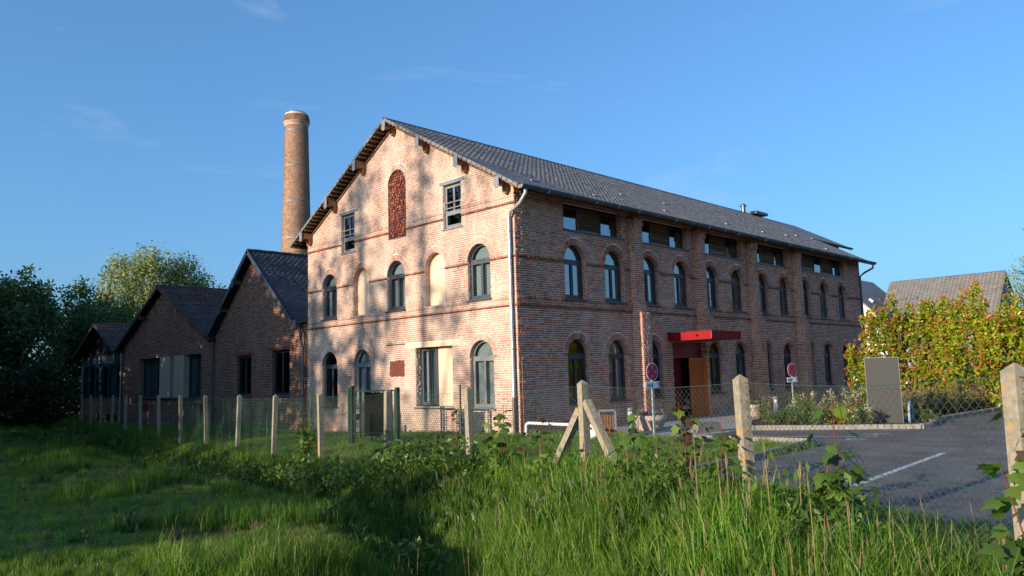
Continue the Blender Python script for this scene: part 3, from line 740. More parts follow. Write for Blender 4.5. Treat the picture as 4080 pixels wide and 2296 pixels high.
for o in att:
    wn = square_window(gf, o.u0 + .005, o.u1 - .005, o.sill + .05, o.spring - .01, .14, 'frame_grey', 'glass', mill, cols=(1, 2), rows=(.33, 1.0))
    q = MB(); hw = (o.u1 - o.u0) / 2
    for zr in (.62, .80):
        q.tube([(-hw, .06 - .14, zr * 1.0), (hw, .06 - .14, zr * 1.0)], .018, 8)
    for xs in (-hw + .05, hw - .05): q.box(xs - .012, xs + .012, -.115, -.075, .58, .84)
    q.build('guard_rail', 'galvanised', wn)
square_window(gf, -4.665, -3.875, .72, 2.56, .29, 'frame_slate', 'glass', mill, cols=2, curtain='dotted_curtain', sill=False)
q = MB(); q.prism([(-4.72, -.06, .645), (-4.72, -.06, .615), (-4.72, .30, .65), (-4.72, .30, .70)], (1.93, 0, 0)); q.build('sill', 'frame_slate', mill)
for (a, b), o in zip(strips, s_ops):
    n3 = b - a > 4; wins = [(a + .02, a + .95), (b - .93, b - .02)] if not n3 else [(a + .02, a + .9), (a + 2.1, a + 3.0), (b - .93, b - .02)]
    for i, (y0, y1) in enumerate(wins):
        square_window(ff, y0, y1, 6.04, 6.82, .24, 'frame_navy', 'glass_front', mill, cols=1, sill=False, fw=.055, sash=False)
    MB().box(-.26, .05, a - .03, b + .05, 5.975, 6.03).build('sill', 'frame_navy', mill)
    for (y0, y1) in [(wins[i][1] + .01, wins[i + 1][0] - .01) for i in range(len(wins) - 1)]:
        MB().box(-.29, -.27, y0, y1, 6.03, 6.86).build('panel_backing', 'roof_deck', mill)
        nbd = 7
        for k in range(nbd):
            z0 = 6.035 + k * .117; d = random.uniform(-.004, .004)
            qb = MB(); qb.prism([(-.27, y0, z0), (-.225 + d, y0, z0 + .004), (-.242 + d, y0, z0 + .112), (-.27, y0, z0 + .112)], (0, y1 - y0, 0)); qb.build('board', 'board_pale' if k < 2 and random.random() < .8 else 'oak_dark', mill)

# ------------------------------------------------------------------ entrance
q = MB(); q.box(-.30, -.26, 7.86, 10.19, 2.04, 2.62); sgn = q.build('door_head', 'red_metal_dark', mill)
def text(name, body, size, loc, rot, m, parent, ext=.006, align='LEFT', font_sx=1.0):
    cu_ = bpy.data.curves.new(name, 'FONT'); cu_.body = body; cu_.size = size; cu_.extrude = ext; cu_.align_x = align
    tmp = bpy.data.objects.new('tmp', cu_); COL.objects.link(tmp); dg = bpy.context.evaluated_depsgraph_get()
    me = bpy.data.meshes.new_from_object(tmp.evaluated_get(dg)); bpy.data.objects.remove(tmp); bpy.data.curves.remove(cu_)
    o = link(name, me, None, None); me.materials.clear(); me.materials.append(M[m])
    o.parent = parent
    if parent.name in WORLD: o.matrix_parent_inverse = Matrix.Translation(-WORLD[parent.name])
    o.location = loc; o.rotation_euler = rot; o.scale = (font_sx, 1, 1)
    return o
text('lettering', 'MAISON MEDI', .26, (-.252, 7.90, 2.10), (R(90), 0, R(90)), 'letter_red', sgn, .004, font_sx=.74)
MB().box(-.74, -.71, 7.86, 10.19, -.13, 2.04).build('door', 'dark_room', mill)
MB().box(-.60, -.56, 8.80, 9.20, -.13, 2.04).build('door', 'red_metal_dark', mill)
dl = MB().box(-.16, -.12, 9.12, 10.05, -.13, 2.03).build('door_leaf', 'orange_panel', mill)
q = MB()
for k in range(34):
    for j in range(8):
        yy = 9.15 + j * .112 + (k % 2) * .03; q.box(-.121, -.113, yy, yy + .075, -.1 + k * .0615, -.06 + k * .0615)
q.build('perforated_lattice', 'orange_lattice', dl, kind='stuff')
MB().box(-.17, -.06, 10.055, 10.185, -.13, 2.03).build('door_frame', 'orange_panel', mill)
nt_ = MB(); nt_.box(-.708, -.703, 8.55, 8.80, .95, 1.22); nt_.box(-.708, -.703, 8.54, 8.79, 1.25, 1.52); nt_.build('door_notice', 'paper', mill)
can = MB(); can.box(.0, 1.74, 7.57, 9.60, 2.645, 2.895); cano = can.build('canopy', 'red_metal', mill)
MB().box(.02, 1.70, 7.60, 9.57, 2.62, 2.644).build('canopy_soffit', 'red_metal_dark', cano)
MB().box(1.735, 1.745, 7.562, 7.60, 2.65, 2.897).build('canopy_trim', 'frame_grey', cano)
q = MB(); q.tube([(1.2, 7.565, 2.77), (1.2, 7.53, 2.77)], .03, 8); q.box(1.15, 1.25, 7.52, 7.55, 2.74, 2.76); q.build('canopy_lamp', 'dark_room', cano)
for xx in (.58, 1.16): MB().box(xx - .004, xx + .004, 7.566, 7.571, 2.65, 2.893).build('panel_seam', 'red_metal_dark', cano)
for yy in (8.25, 8.93): MB().box(1.739, 1.744, yy - .004, yy + .004, 2.65, 2.893).build('panel_seam', 'red_metal_dark', cano)
MB().box(.0, 1.76, 7.55, 9.62, 2.896, 2.908).build('drip_edge', 'red_metal_dark', cano)
MB().box(.0, .1, 7.55, 9.62, 2.909, 2.935).build('flashing', 'red_metal_dark', cano)
q = MB(); q.box(.0, .12, 25.15, 25.4, 2.62, 2.82); q.build('wall_light', 'bollard_grey', mill)

# ------------------------------------------------------------------ roof of the mill
XE, ZE = .60, 6.90           # outer eave line, top of deck
def rz_(x): return ZE + (XE - x) * SLOPE
ZR = rz_(XR)
Y0, Y1 = -.42, 26.25
nrm_r = np.array([SLOPE, 0, 1]) / math.hypot(SLOPE, 1)
th = .07
q = MB()
XL = 2 * XR - XE
for sx, xe in ((1, XE), (-1, XL)):
    q.prism([(XR, Y0, ZR), (xe, Y0, ZE), (xe, Y0, ZE - th), (XR, Y0, ZR - th)], (0, Y1 - Y0, 0))
roof = q.build('roof', 'roof_deck', mill)
# rear roof continues higher up the slope
q = MB(); xq = -2.3
q.prism([(XR, Y1, ZR + .02), (xq, Y1, rz_(xq) + .02), (xq, Y1, rz_(xq) - .1), (XR, Y1, ZR - .1)], (0, 5.0, 0)); q.prism([(XR, Y1, ZR + .02), (2 * XR - xq, Y1, rz_(xq) + .02), (2 * XR - xq, Y1, rz_(xq) - .1), (XR, Y1, ZR - .1)], (0, 5.0, 0))
q.build('rear_roof', 'slate', mill)
q = MB(); q.prism([(-2.75, LEN, zb), (-2.75, LEN, rz_(-2.75) - .1), (XR, LEN, ZR - .1), (2 * XR + 2.75, LEN, rz_(-2.75) - .1), (2 * XR + 2.75, LEN, zb)], (0, 4.6, 0)); q.build('rear_block', 'mortar_front', mill)
q = MB(); q.tube([(xq + .05, Y1 - .7, rz_(xq) - .02), (xq + .05, Y1 + 5.02, rz_(xq) - .02)], .06, 8); q.build('gutter', 'zinc_dark', mill)
# slates, laid in courses
sb = Bricks(); slope_len = math.hypot(XR - XE, ZR - ZE); dv = np.array([XR - XE, 0, ZR - ZE]) / slope_len
tilt = .026; dvt = dv * math.cos(tilt) + nrm_r * -math.sin(tilt); nt2 = nrm_r * math.cos(tilt) + dv * math.sin(tilt)
rows = 62; ex = slope_len / rows
for k in range(rows):
    o0 = np.array([XE + .0, 0, ZE]) + dv * ex * k + nrm_r * .018
    fr_ = Frame(o0, (0, 1, 0), dvt, nt2); y = Y0 - .03 - (k % 2) * .11
    while y < Y1 - .02:
        a, b = max(y, Y0 - .03), min(y + .2205, Y1)
        if b - a > .05: sb.put(fr_, a, b, random.uniform(-.004, .004), min(ex * 1.6, slope_len - ex * k + .02), -.007, random.uniform(0, .003), 0)
        y += .222
emit_bricks(sb, roof, ['slate'], name='slate', restname='slates', top=300, jitter=.001)
sb2 = Bricks()
for k in range(30):     # the unseen slope carries larger courses
    dl_ = np.array([-(XR - XE), 0, ZR - ZE]) / slope_len; nl_ = np.array([-SLOPE, 0, 1]) / math.hypot(SLOPE, 1)
    fr_ = Frame(np.array([XL, 0, ZE]) + dl_ * slope_len / 30 * k + nl_ * .02, (0, 1, 0), dl_, nl_)
    for y in np.arange(Y0, Y1, .45): sb2.put(fr_, y, min(y + .44, Y1), 0, slope_len / 30 * 1.02, -.01, random.uniform(0, .006), 0)
C_, A_, m_ = sb2.arrays(); me = boxes_mesh('slates', C_, A_, m_, .001); link('slates', me, roof, 'slate', kind='stuff')
q = MB()
for i in range(60):
    y = Y0 - .03 + i * (Y1 - Y0) / 60; q.prism([(XR - .13, y, ZR - .03), (XR, y, ZR + .055), (XR + .13, y, ZR - .03), (XR + .12, y, ZR - .045), (XR, y, ZR + .035), (XR - .12, y, ZR - .045)], (0, (Y1 - Y0) / 60 - .01, 0))
q.build('ridge_cap', 'zinc_dark', roof)
# small roof vents: pale slots on the slope
for (s_, y) in ((1.1, 1.3), (1.0, 4.2), (2.6, 7.6), (1.2, 8.6), (3.0, 11), (1.5, 13.6), (1.6, 17), (2.2, 20.5), (3.0, 23.2), (.9, 22.4)):
    c = np.array([XE, y, ZE]) + dv * s_ + nrm_r * .035
    MB().obox(c, (0, .17, 0), dv * .045, nrm_r * .014).build('roof_vent', 'zinc', roof)
# verge slates / zinc along the gable rakes
for sg in (1, -1):
    nseg = 30
    for i in range(nseg):
        t0, t1 = i / nseg, (i + 1) / nseg - .004; xe = XE if sg > 0 else XL
        P0 = np.array([xe + (XR - xe) * t0, Y0 - .035, ZE + (ZR - ZE) * t0]); P1 = np.array([xe + (XR - xe) * t1, Y0 - .035, ZE + (ZR - ZE) * t1]); d = P1 - P0
        up = np.cross(d, (0, 1, 0)); up = up / np.linalg.norm(up); up = up if up[2] > 0 else -up
        q = MB(); q.prism([P0 + up * .03, P0 - up * .06, P1 - up * .06, P1 + up * .03], (0, .035, 0)); q.build('verge_strip', 'verge_slate', roof)
# purlins with zinc-capped ends and brackets; soffit battens
for off in (0, 1.8, -1.8, 3.66, -3.66, 5.42, -5.42):
    x = XR + off; zt = rz_(XR + abs(off)) - th
    pu = MB(); pu.box(x - .09, x + .09, Y0 + .03, .05, zt - .24, zt - .02); po = pu.build('purlin', 'oak', mill)
    pts = [(x + .075 * math.cos(t), zt - .40 + .075 * math.sin(t)) for t in np.linspace(math.pi, 2 * math.pi, 9)]
    q = MB(); q.prism([(a, -.16, b) for a, b in [(x - .075, zt - .22)] + pts + [(x + .075, zt - .22)]], (0, .15, 0)); q.build('bracket', 'oak', po)
    pts = [(x + .1 * math.cos(t), zt - .26 + .1 * math.sin(t)) for t in np.linspace(math.pi, 2 * math.pi, 11)]
    q = MB(); q.prism([(a, Y0 - .05, b) for a, b in [(x - .1, zt + .0)] + pts + [(x + .1, zt + .0)]], (0, .012, 0)); q.build('purlin_cap', 'zinc', po)
for sg in (1, -1):
    for i in range(34):
        t = (i + .5) / 34; xe = XE if sg > 0 else XL; c = np.array([xe + (XR - xe) * t, Y0 / 2, ZE + (ZR - ZE) * t - th - .02])
        MB().box(c[0] - .025, c[0] + .025, Y0 + .03, -.06, c[2] - .02, c[2] + .012).build('soffit_batten', 'oak', mill)
    q = MB(); xe = XE if sg > 0 else XL
    q.prism([(XR, -.055, ZR - th - .03), (xe - sg * .55, -.055, ZE + .55 * SLOPE - th - .03), (xe - sg * .55, -.055, ZE + .55 * SLOPE - th - .16), (XR, -.055, ZR - th - .16)], (0, .045, 0)); q.build('barge_rafter', 'oak_dark', mill)
MB().prism([(XE - .02, Y0 + .05, ZE - th - .01), (.0, Y0 + .05, rz_(0) - th - .01), (.0, Y0 + .05, rz_(0) - th - .05), (XE - .02, Y0 + .05, ZE - th - .05)], (0, Y1 - Y0 - .1, 0)).build('eave_soffit', 'oak_dark', mill)
# gutter: half-round with overlapping lengths, and downpipes
gt = MB()
seg = [(XE + .10 + .10 * math.cos(t), ZE - .02 + .10 * math.sin(t)) for t in np.linspace(math.pi, 2 * math.pi, 9)]
for i in range(24):
    y0 = Y0 + i * (Y1 - Y0) / 24; y1 = y0 + (Y1 - Y0) / 24 - .012; d_ = .004 * (i % 2)
    V = []; F = []
    for y in (y0, y1):
        for (a, b) in seg: V.append((a, y, b - d_))
    for k in range(8): F.append((k, k + 1, 9 + k + 1, 9 + k))
    gt.add(V, F); gt.add([(a, y0, b) for a, b in seg], [tuple(range(9))])
gt.tube([(XE + .20, Y0, ZE - .015), (XE + .20, Y1, ZE - .015)], .013, 6)
g_o = gt.build('gutter', 'zinc_dark', mill)
cap = MB(); cap.prism([(a, Y0 - .02, b) for a, b in seg], (0, .02, 0)); cap.build('gutter_end', 'zinc', mill)
q = MB(); q.tube([(XE + .08, -.22, ZE - .1), (XE + .08, -.22, ZE - .22), (.42, -.18, ZE - .45), (-.02, -.13, ZE - .62), (-.12, -.11, ZE - .78), (-.12, -.11, ZE - .95)], .052, 12); q.tube([(-.12, -.11, ZE - .92), (-.12, -.11, .1)], .05, 12); dp = q.build('downpipe', 'galvanised', mill, smooth=False)
smooth_by_angle(dp.data)
q = MB()
for z_ in (.95, 2.3, 3.9, 4.9, 5.7): q.lathe([(.057, z_), (.057, z_ + .04)], (-.12, -.11, 0), 12); q.box(-.15, -.09, -.11, 0, z_ + .01, z_ + .03)
q.build('pipe_collar', 'zinc', dp); MB().tube([(-.12, -.11, .95), (-.12, -.11, -.3)], .056, 12).build('pipe_foot', 'zinc_dark', dp)
q = MB(); q.tube([(.05, .08, 2.0), (.05, .08, -.1)], .008, 6); q.build('earth_cable', 'oak', mill)
q = MB(); q.tube([(XE + .08, Y1 - .2, ZE - .1), (XE + .05, Y1 - .2, ZE - .3), (.25, Y1 - .3, ZE - .5), (.06, LEN - .1, ZE - .7), (.06, LEN - .1, -.1)], .05, 10); q.build('downpipe', 'zinc_dark', mill)
q = MB(); q.lathe([(.12, 0), (.12, .35), (.18, .36), (.18, .42), (.1, .5)], (XR, 24.6, ZR), 12); q.build('flue', 'zinc_dark', roof); MB().box(XR - .5, XR + .3, 25.6, 27.0, ZR + .06, ZR + .22).build('roof_hatch', 'zinc_dark', roof)
MB().box(-W - .05, -W + .2, -.02, .1, EAVE - .1, EAVE - .02).build('eave_return', 'zinc_dark', mill)
# ------------------------------------------------------------------ lower annexes on the left
def gable_annex(name, label, x0, x1, xa, za, ze, depth, ops, roofmat, y=0.02, roofname='slate', ov=.28, top=300, skip_wall=False, seed=0, wz=None):
    """gable-fronted shed; ops are wall openings; returns the thing"""
    zg = float(ground_h(xa, y)) - .05
    t = thing(name, label, 'building', ((x0 + x1) / 2, y, zg), world=True)
    fr = Frame((0, y, 0), (1, 0, 0), (0, 0, 1), (0, -1, 0)); zb_ = -1.2
    zl, zr = ze if isinstance(ze, tuple) else (ze, ze)
    lo = lambda v: x0 if v < zl else x0 + (v - zl) * (xa - x0) / (za - zl)
    hi = lambda v: x1 if v < zr else x1 - (v - zr) * (x1 - xa) / (za - zr)
    if not skip_wall:
        wall_sheet(fr, [(x0, zb_), (x1, zb_), (x1, zr), (xa, za), (x0, zl)], ops, .2, 'gable_wall', 'mortar_annex', t)
        b = Bricks(); lay(b, fr, -.75, za - .1, free(lo, hi, ops), .008, 0, seed=seed)
        for k, o in enumerate(ops): jambs(b, fr, o, getattr(o, 'depth', .2), 0, seed + 50 + k * 3)
        emit_bricks(b, t, ['brick_annex'], top=top, only=lambda C: C[:, 2] > .2)
    q = MB()
    q.add([(x0, y, zb_), (x0, y + depth, zb_), (x0, y + depth, zl), (x0, y, zl)], [(0, 1, 2, 3)]); q.add([(x1, y, zb_), (x1, y + depth, zb_), (x1, y + depth, zr), (x1, y, zr)], [(0, 1, 2, 3)])
    q.add([(x0, y + depth, zb_), (x1, y + depth, zb_), (x1, y + depth, zr), (xa, y + depth, za), (x0, y + depth, zl)], [(0, 1, 2, 3, 4)])
    q.build('rear_wall', 'mortar_annex', t)
    return t, fr
def pitched_roof(t, x0, z0, x1, z1, xa, za, y0, y1, m, ex, wd, name, rest, th=.06, proud=.012, top=300, verge='zinc'):
    q = MB(); q.prism([(xa, y0, za), (x0, y0, z0), (x0, y0, z0 - th), (xa, y0, za - th)], (0, y1 - y0, 0)); q.prism([(xa, y0, za), (x1, y0, z1), (x1, y0, z1 - th), (xa, y0, za - th)], (0, y1 - y0, 0))
    rf = q.build('roof', 'roof_deck', t); b = Bricks()
    for (xe, ze_) in ((x0, z0), (x1, z1)):
        L = math.hypot(xa - xe, za - ze_); d = np.array([xa - xe, 0, za - ze_]) / L; n = np.array([-d[2], 0, d[0]]); n = n if n[2] > 0 else -n
        tl = .05; dt = d * math.cos(tl) - n * math.sin(tl); n2 = n * math.cos(tl) + d * math.sin(tl); rows = round(L / ex); e = L / rows
        for k in range(rows):
            fr = Frame(np.array([xe, 0, ze_]) + d * e * k + n * (.012 + e * tl), (0, 1, 0), dt, n2); yy = y0 - .02 - (k % 2) * wd / 2
            while yy < y1:
                a, c = max(yy, y0 - .02), min(yy + wd - .006, y1)
                if c - a > .04: b.put(fr, a, c, random.uniform(-.006, .006), min(e * 1.35, L - e * k + .01), -.008, proud + random.uniform(-.003, .003), 0)
                yy += wd
        q = MB(); P0 = np.array([xe, y0 - .04, ze_]); P1 = np.array([xa, y0 - .04, za])
        q.prism([P0 + n * .05, P0 - n * .12, P1 - n * .12, P1 + n * .05], (0, .03, 0)); q.build('verge_board', verge, rf)
    emit_bricks(b, rf, [m], name=name, restname=rest, top=top, jitter=.002)
    q = MB(); nk = int((y1 - y0) / .35)
    for i in range(nk):
        ya = y0 - .02 + i * (y1 - y0) / nk; q.tube([(xa, ya, za + .0 + .01 * (i % 2)), (xa, ya + (y1 - y0) / nk - .02, za + .01 * (i % 2))], .09, 8)
    q.build('ridge_tiles', m, rf)
    return rf
# annex with the slate roof, next to the mill
o1 = Opening(-17.36, -15.95, 1.05, 2.80, False); o2 = Opening(-14.19, -12.72, 1.05, 2.90, False)
for o in (o1, o2): o.depth = .16
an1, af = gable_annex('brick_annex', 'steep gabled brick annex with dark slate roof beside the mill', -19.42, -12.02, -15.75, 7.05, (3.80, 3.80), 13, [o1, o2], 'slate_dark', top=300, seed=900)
rf1 = pitched_roof(an1, -19.75, 3.72, -12.0, 3.92, -15.75, 7.25, -.3, 13, 'slate_dark', .13, .24, 'slate', 'slates', verge='zinc_dark')
for o in (o1, o2):
    square_window(af, o.u0 + .02, o.u1 - .02, o.sill + .02, o.spring - .02, .15, 'frame_navy', 'glass_dim', an1, cols=2, fw=.06)
    MB().box(o.u0 - .35, o.u1 + .2, -.004, .12, o.spring + .0, o.spring + .13).build('lintel', 'brick_band', an1)
MB().box(-12.02, -11.32, .02, .2, -1.2, 3.8).build('infill_wall', 'mortar_annex', an1)
b_ = Bricks(); lay(b_, af, -.75, 3.78, lambda a, b: [(-12.0, -11.33)], .008, 0, seed=950); emit_bricks(b_, an1, ['brick_annex'], top=0)
MB().box(-17.6, -13.4, -.012, .1, -.55, -.33).build('vent_slot', 'dark_room', an1)
for (x, z) in ((-18.35, 5.05), (-17.05, 6.15), (-14.45, 6.05), (-13.2, 5.0)):
    zt = z - .1; pts = [(x + .1 * math.cos(a), zt - .18 + .1 * math.sin(a)) for a in np.linspace(math.pi, 2 * math.pi, 9)]
    q = MB(); q.prism([(a, -.35, b) for a, b in [(x - .1, zt + .1)] + pts + [(x + .1, zt + .1)]], (0, .03, 0)); q.build('purlin_cap', 'zinc_dark', an1)
    MB().box(x - .08, x + .08, -.32, .02, zt - .14, zt + .06).build('purlin', 'oak_dark', an1)
q = MB(); q.box(-12.15, -11.7, -.3, .05, 3.72, 3.98); q.tube([(-11.75, -.15, 3.75), (-11.55, -.18, 3.45), (-11.62, -.14, 3.15), (-11.5, -.11, 2.9), (-11.5, -.11, -.5)], .06, 10); q.build('downpipe', 'zinc_dark', an1)
q = MB(); q.tube([(-19.48, -.09, 3.6), (-19.48, -.09, -.6)], .05, 8); q.build('downpipe', 'zinc_dark', an1)
sv = MB(); sv.obox((-13.1, 3.2, 4.98), (.0, .22, 0), (.15, 0, -.13), (.05, 0, .06)); sv.build('roof_vent', 'zinc_dark', rf1)
q = MB(); q.box(-12.0, -11.32, -.25, 13, 3.86, 3.92); q.build('valley_gutter', 'zinc_dark', an1)
# wide annex with the clay-tile roof
o3 = Opening(-28.85, -20.95, .98, 3.07, False); o3.depth = .32
o4 = Opening(-21.85, -20.85, -.75, .72, False); o4.depth = .3
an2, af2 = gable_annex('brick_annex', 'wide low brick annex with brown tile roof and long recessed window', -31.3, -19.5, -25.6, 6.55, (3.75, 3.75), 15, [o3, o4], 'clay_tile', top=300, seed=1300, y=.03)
rf2 = pitched_roof(an2, -31.75, 3.62, -19.35, 3.62, -25.6, 6.72, -.3, 15, 'clay_tile', .34, .25, 'roof_tile', 'roof_tiles', proud=.03, verge='clay_tile')
for x0, x1, c in ((-28.8, -25.9, 3), (-24.55, -24.15, 1), (-22.85, -21.0, 2)):
    square_window(af2, x0, x1, 1.0, 3.05, .27, 'frame_navy', 'glass_dim', an2, cols=c, sill=False, curtain='plain_curtain' if c != 1 else None)
for x0, x1 in ((-25.88, -24.58), (-24.13, -22.87)): MB().box(x0, x1, .0, .4, .99, 3.06).build('pier', 'beige_render', an2)
MB().box(-28.95, -20.85, -.06, .3, .93, .985).build('sill', 'frame_navy', an2)
MB().box(-21.84, -20.86, .3, .33, -.75, .72).build('door', 'dark_room', an2)
q = MB(); q.box(-28.0, -27.5, -.01, .02, .33, .73); q.box(-20.75, -20.6, -.01, .02, .3, .55); q.build('wall_box', 'red_metal_dark', an2)
q = MB()
for x in (-24.6, -23.0, -22.0): q.tube([(x, -1.0, -.7), (x, -1.0, .25)], .02, 6)
q.tube([(-24.6, -1.0, .25), (-22.0, -1.0, .25), (-21.9, -.1, .25)], .02, 6); q.tube([(-24.6, -1.0, -.15), (-22.0, -1.0, -.15)], .015, 6); q.build('handrail', 'bollard_grey', an2)
for x in (-23.2, -21.6, -28.0): MB().box(x - .09, x + .09, -.3, .03, 6.55 - abs(x + 25.6) * .5 - .18, 6.55 - abs(x + 25.6) * .5 - .02).build('purlin', 'oak_dark', an2)
q = MB(); q.tube([(-31.2, -.1, 3.5), (-31.2, -.1, -.7)], .05, 8); q.build('downpipe', 'zinc', an2)
MB().prism([(-19.75, -.33, 3.7), (-19.35, -.33, 3.7), (-19.55, -.33, 3.5)], (0, .3, 0)).build('valley_hopper', 'zinc', an2)
# glazed end annex under the trees
an3, af3 = gable_annex('brick_annex', 'small glass-fronted annex with lettered fascia under dark trees', -38.6, -31.4, -35.05, 5.15, (3.55, 3.55), 9, [], 'clay_tile', skip_wall=True, y=.05)
pitched_roof(an3, -38.95, 3.45, -31.5, 3.6, -35.05, 5.4, -.4, 9, 'clay_tile', .34, .25, 'roof_tile', 'roof_tiles', proud=.03, top=150, verge='clay_tile')
b3 = Bricks(); lay(b3, af3, -.75, .92, lambda a, b: [(-38.6, -31.4)], .008, 0, seed=1700); emit_bricks(b3, an3, ['brick_annex'], top=120)
q = MB(); q.box(-38.6, -31.4, .05, .2, -1.2, .92); q.build('plinth', 'mortar_annex', an3)
for x0 in (-33.7, -32.6, -35.2): MB().box(x0, x0 + .5, .02, .06, -.55, .05).build('vent_slot', 'dark_room', an3)
MB().prism([(-38.6, .2, 2.95), (-31.4, .2, 2.95), (-31.4, .2, 3.5), (-35.05, .2, 5.1), (-38.6, .2, 3.5)], (0, .06, 0)).build('gable_boarding', 'dark_room', an3)
fas = MB().box(-38.55, -31.45, .08, .14, 2.98, 3.5).build('fascia', 'frame_navy', an3)
text('lettering', 'C I A   H E Ç L E', .50, (-36.35, .075, 3.03), (R(90), 0, 0), 'letter_pale', fas, .004, font_sx=1.0)
for i in range(6):
    a = -38.5 + i * 1.17; square_window(af3, a, a + 1.13, .95, 2.95, .1, 'frame_navy', 'glass_dim', an3, cols=1, sill=False, curtain='plain_curtain' if i in (2, 4) else None)

# ------------------------------------------------------------------ factory chimney
CX, CY = -24.0, 6.75
stk = thing('factory_chimney', 'tall round tapering brick factory chimney with steel bands', 'chimney', (CX, CY, 3.0), world=True)
def crad(z): return .82 - (z - 8.6) * (.82 - .645) / (16.4 - 8.6)
mb = MB(); mb.lathe([(crad(3.0), 3.0), (crad(16.3), 16.3), (crad(16.3) + .04, 16.42), (crad(16.3) + .09, 16.5), (crad(16.3) + .09, 16.72), (crad(16.3) + .04, 16.9), (crad(16.3) + .01, 17.04), (crad(16.3) - .12, 17.05), (crad(16.3) - .12, 16.2)], (CX, CY, 0), 40, False)
sh = mb.build('shaft', 'mortar', stk, smooth=True)
cbk = Bricks(); z = 7.6; k = 0
while z < 16.3:
    r = crad(z); n = 30; off = .5 * (k % 2) * 2 * math.pi / n; hw_ = math.pi * r / n - .008
    for i in range(n):
        a = off + 2 * math.pi * i / n; u = np.array([-math.sin(a), math.cos(a), 0]); nn_ = np.array([math.cos(a), math.sin(a), 0])
        cbk.put(Frame(np.array([CX, CY, 0]) + nn_ * r, u, (0, 0, 1), nn_), -hw_, hw_, z, z + .048, -.02, .008, 0)
    z += CH; k += 1
for j, (zz, rr) in enumerate(((16.32, .0), (16.39, .03), (16.46, .07), (16.53, .09), (16.6, .09), (16.67, .09), (16.74, .075), (16.81, .06), (16.88, .045))):
    r = crad(16.3) + rr; n = 36
    for i in range(n):
        a = 2 * math.pi * (i + .5 * (j % 2)) / n; u = np.array([-math.sin(a), math.cos(a), 0]); nn_ = np.array([math.cos(a), math.sin(a), 0])
        cbk.put(Frame(np.array([CX, CY, 0]) + nn_ * r, u, (0, 0, 1), nn_), -.055, .055, zz, zz + .065, -.04, .008, 0)
emit_bricks(cbk, sh, ['brick_stack'], top=300)
for i, z_ in enumerate((15.95, 13.85, 11.75, 9.65, 7.7)):
    r = crad(z_) + .014
    q = MB(); q.lathe([(r - .03, z_), (r, z_), (r - .002, z_ + .085), (r - .03, z_ + .085)], (CX, CY, 0), 40, False)
    a = math.atan2(CAM[1] - CY, CAM[0] - CX) + .32; q.obox((CX + r * math.cos(a), CY + r * math.sin(a), z_ + .04), (-.08 * math.sin(a), .08 * math.cos(a), 0), (.03 * math.cos(a), .03 * math.sin(a), 0), (0, 0, .06)); q.build('steel_band', 'band_steel', stk)
MB().lathe([(.53, 17.03), (.56, 17.05), (.56, 17.12), (.5, 17.12), (.5, 16.2)], (CX, CY, 0), 32, False).build('flue_lining', 'zinc_dark', stk)

# ------------------------------------------------------------------ white houses behind the mill
hs_ = thing('house', 'grey house with long brown-grey slate roof behind the bush', 'house', (-7.6, 70.1, -.15), world=True)
q = MB(); q.box(-12.5, -2.8, 65.4, 74.8, -.4, 5.8); q.build('wall', 'render_grey', hs_)
q = MB(); q.prism([(-2.8, 65.4, 5.8), (-2.8, 70.1, 9.85), (-2.8, 74.8, 5.8)], (-9.7, 0, 0)); q.build('gable', 'render_grey', hs_)
q = MB(); q.prism([(-13.1, 64.9, 5.46), (-13.1, 70.1, 10.2), (-13.1, 70.1, 10.0), (-13.1, 64.9, 5.26)], (10.55, 0, 0)); q.prism([(-13.1, 75.3, 5.46), (-13.1, 70.1, 10.2), (-13.1, 70.1, 10.0), (-13.1, 75.3, 5.26)], (10.55, 0, 0)); hr = q.build('roof', 'slate', hs_)
hb = Bricks(); L_ = math.hypot(5.2, 4.74); d_ = np.array([0, 5.2, 4.74]) / L_; n_ = np.array([0, -4.74, 5.2]) / L_
for k in range(30):
    f_ = Frame(np.array([0, 64.9, 5.46]) + d_ * L_ * k / 30 + n_ * .015, (1, 0, 0), d_ * .998 - n_ * .05, n_)
    for x in np.arange(-13.1, -2.6, .36): hb.put(f_, x, min(x + .35, -2.55), 0, L_ / 30 * 1.2, -.01, random.uniform(.0, .014), 0)
emit_bricks(hb, hr, ['slate'], name='slate', restname='slates', top=0)
for x in (-11.2, -10.2): MB().obox((x, 67.7, 8.1), (.3, 0, 0), d_ * .17, n_ * .08).build('roof_vent', 'zinc', hr)
h2 = thing('house', 'bright white gabled house right behind the mill corner', 'house', (-15.9, 67, -.15), world=True)
q = MB(); q.prism([(-20.7, 61.7, -.4), (-11.15, 61.7, -.4), (-11.15, 61.7, 5.67), (-15.9, 61.7, 10.4), (-20.7, 61.7, 5.67)], (0, 11, 0)); q.build('wall', 'render_white', h2)
q = MB(); q.prism([(-10.6, 61.5, 5.3), (-15.9, 61.5, 10.65), (-15.9, 61.5, 10.45), (-10.6, 61.5, 5.1)], (0, 11.5, 0)); q.prism([(-21.3, 61.5, 5.3), (-15.9, 61.5, 10.65), (-15.9, 61.5, 10.45), (-21.3, 61.5, 5.1)], (0, 11.5, 0)); r2_ = q.build('roof', 'slate', h2)
q = MB(); q.box(-13.0, -12.0, 61.62, 61.72, 1.2, 2.8); w_ = q.build('window', 'frame_grey', h2); MB().box(-12.9, -12.1, 61.59, 61.63, 1.3, 2.7).build('pane', 'glass_dim', w_)
MB().obox((-13.1, 64.4, 7.95), (.17, 0, -.17), (0, .35, 0), (.1, 0, .1)).build('roof_vent', 'zinc', r2_)
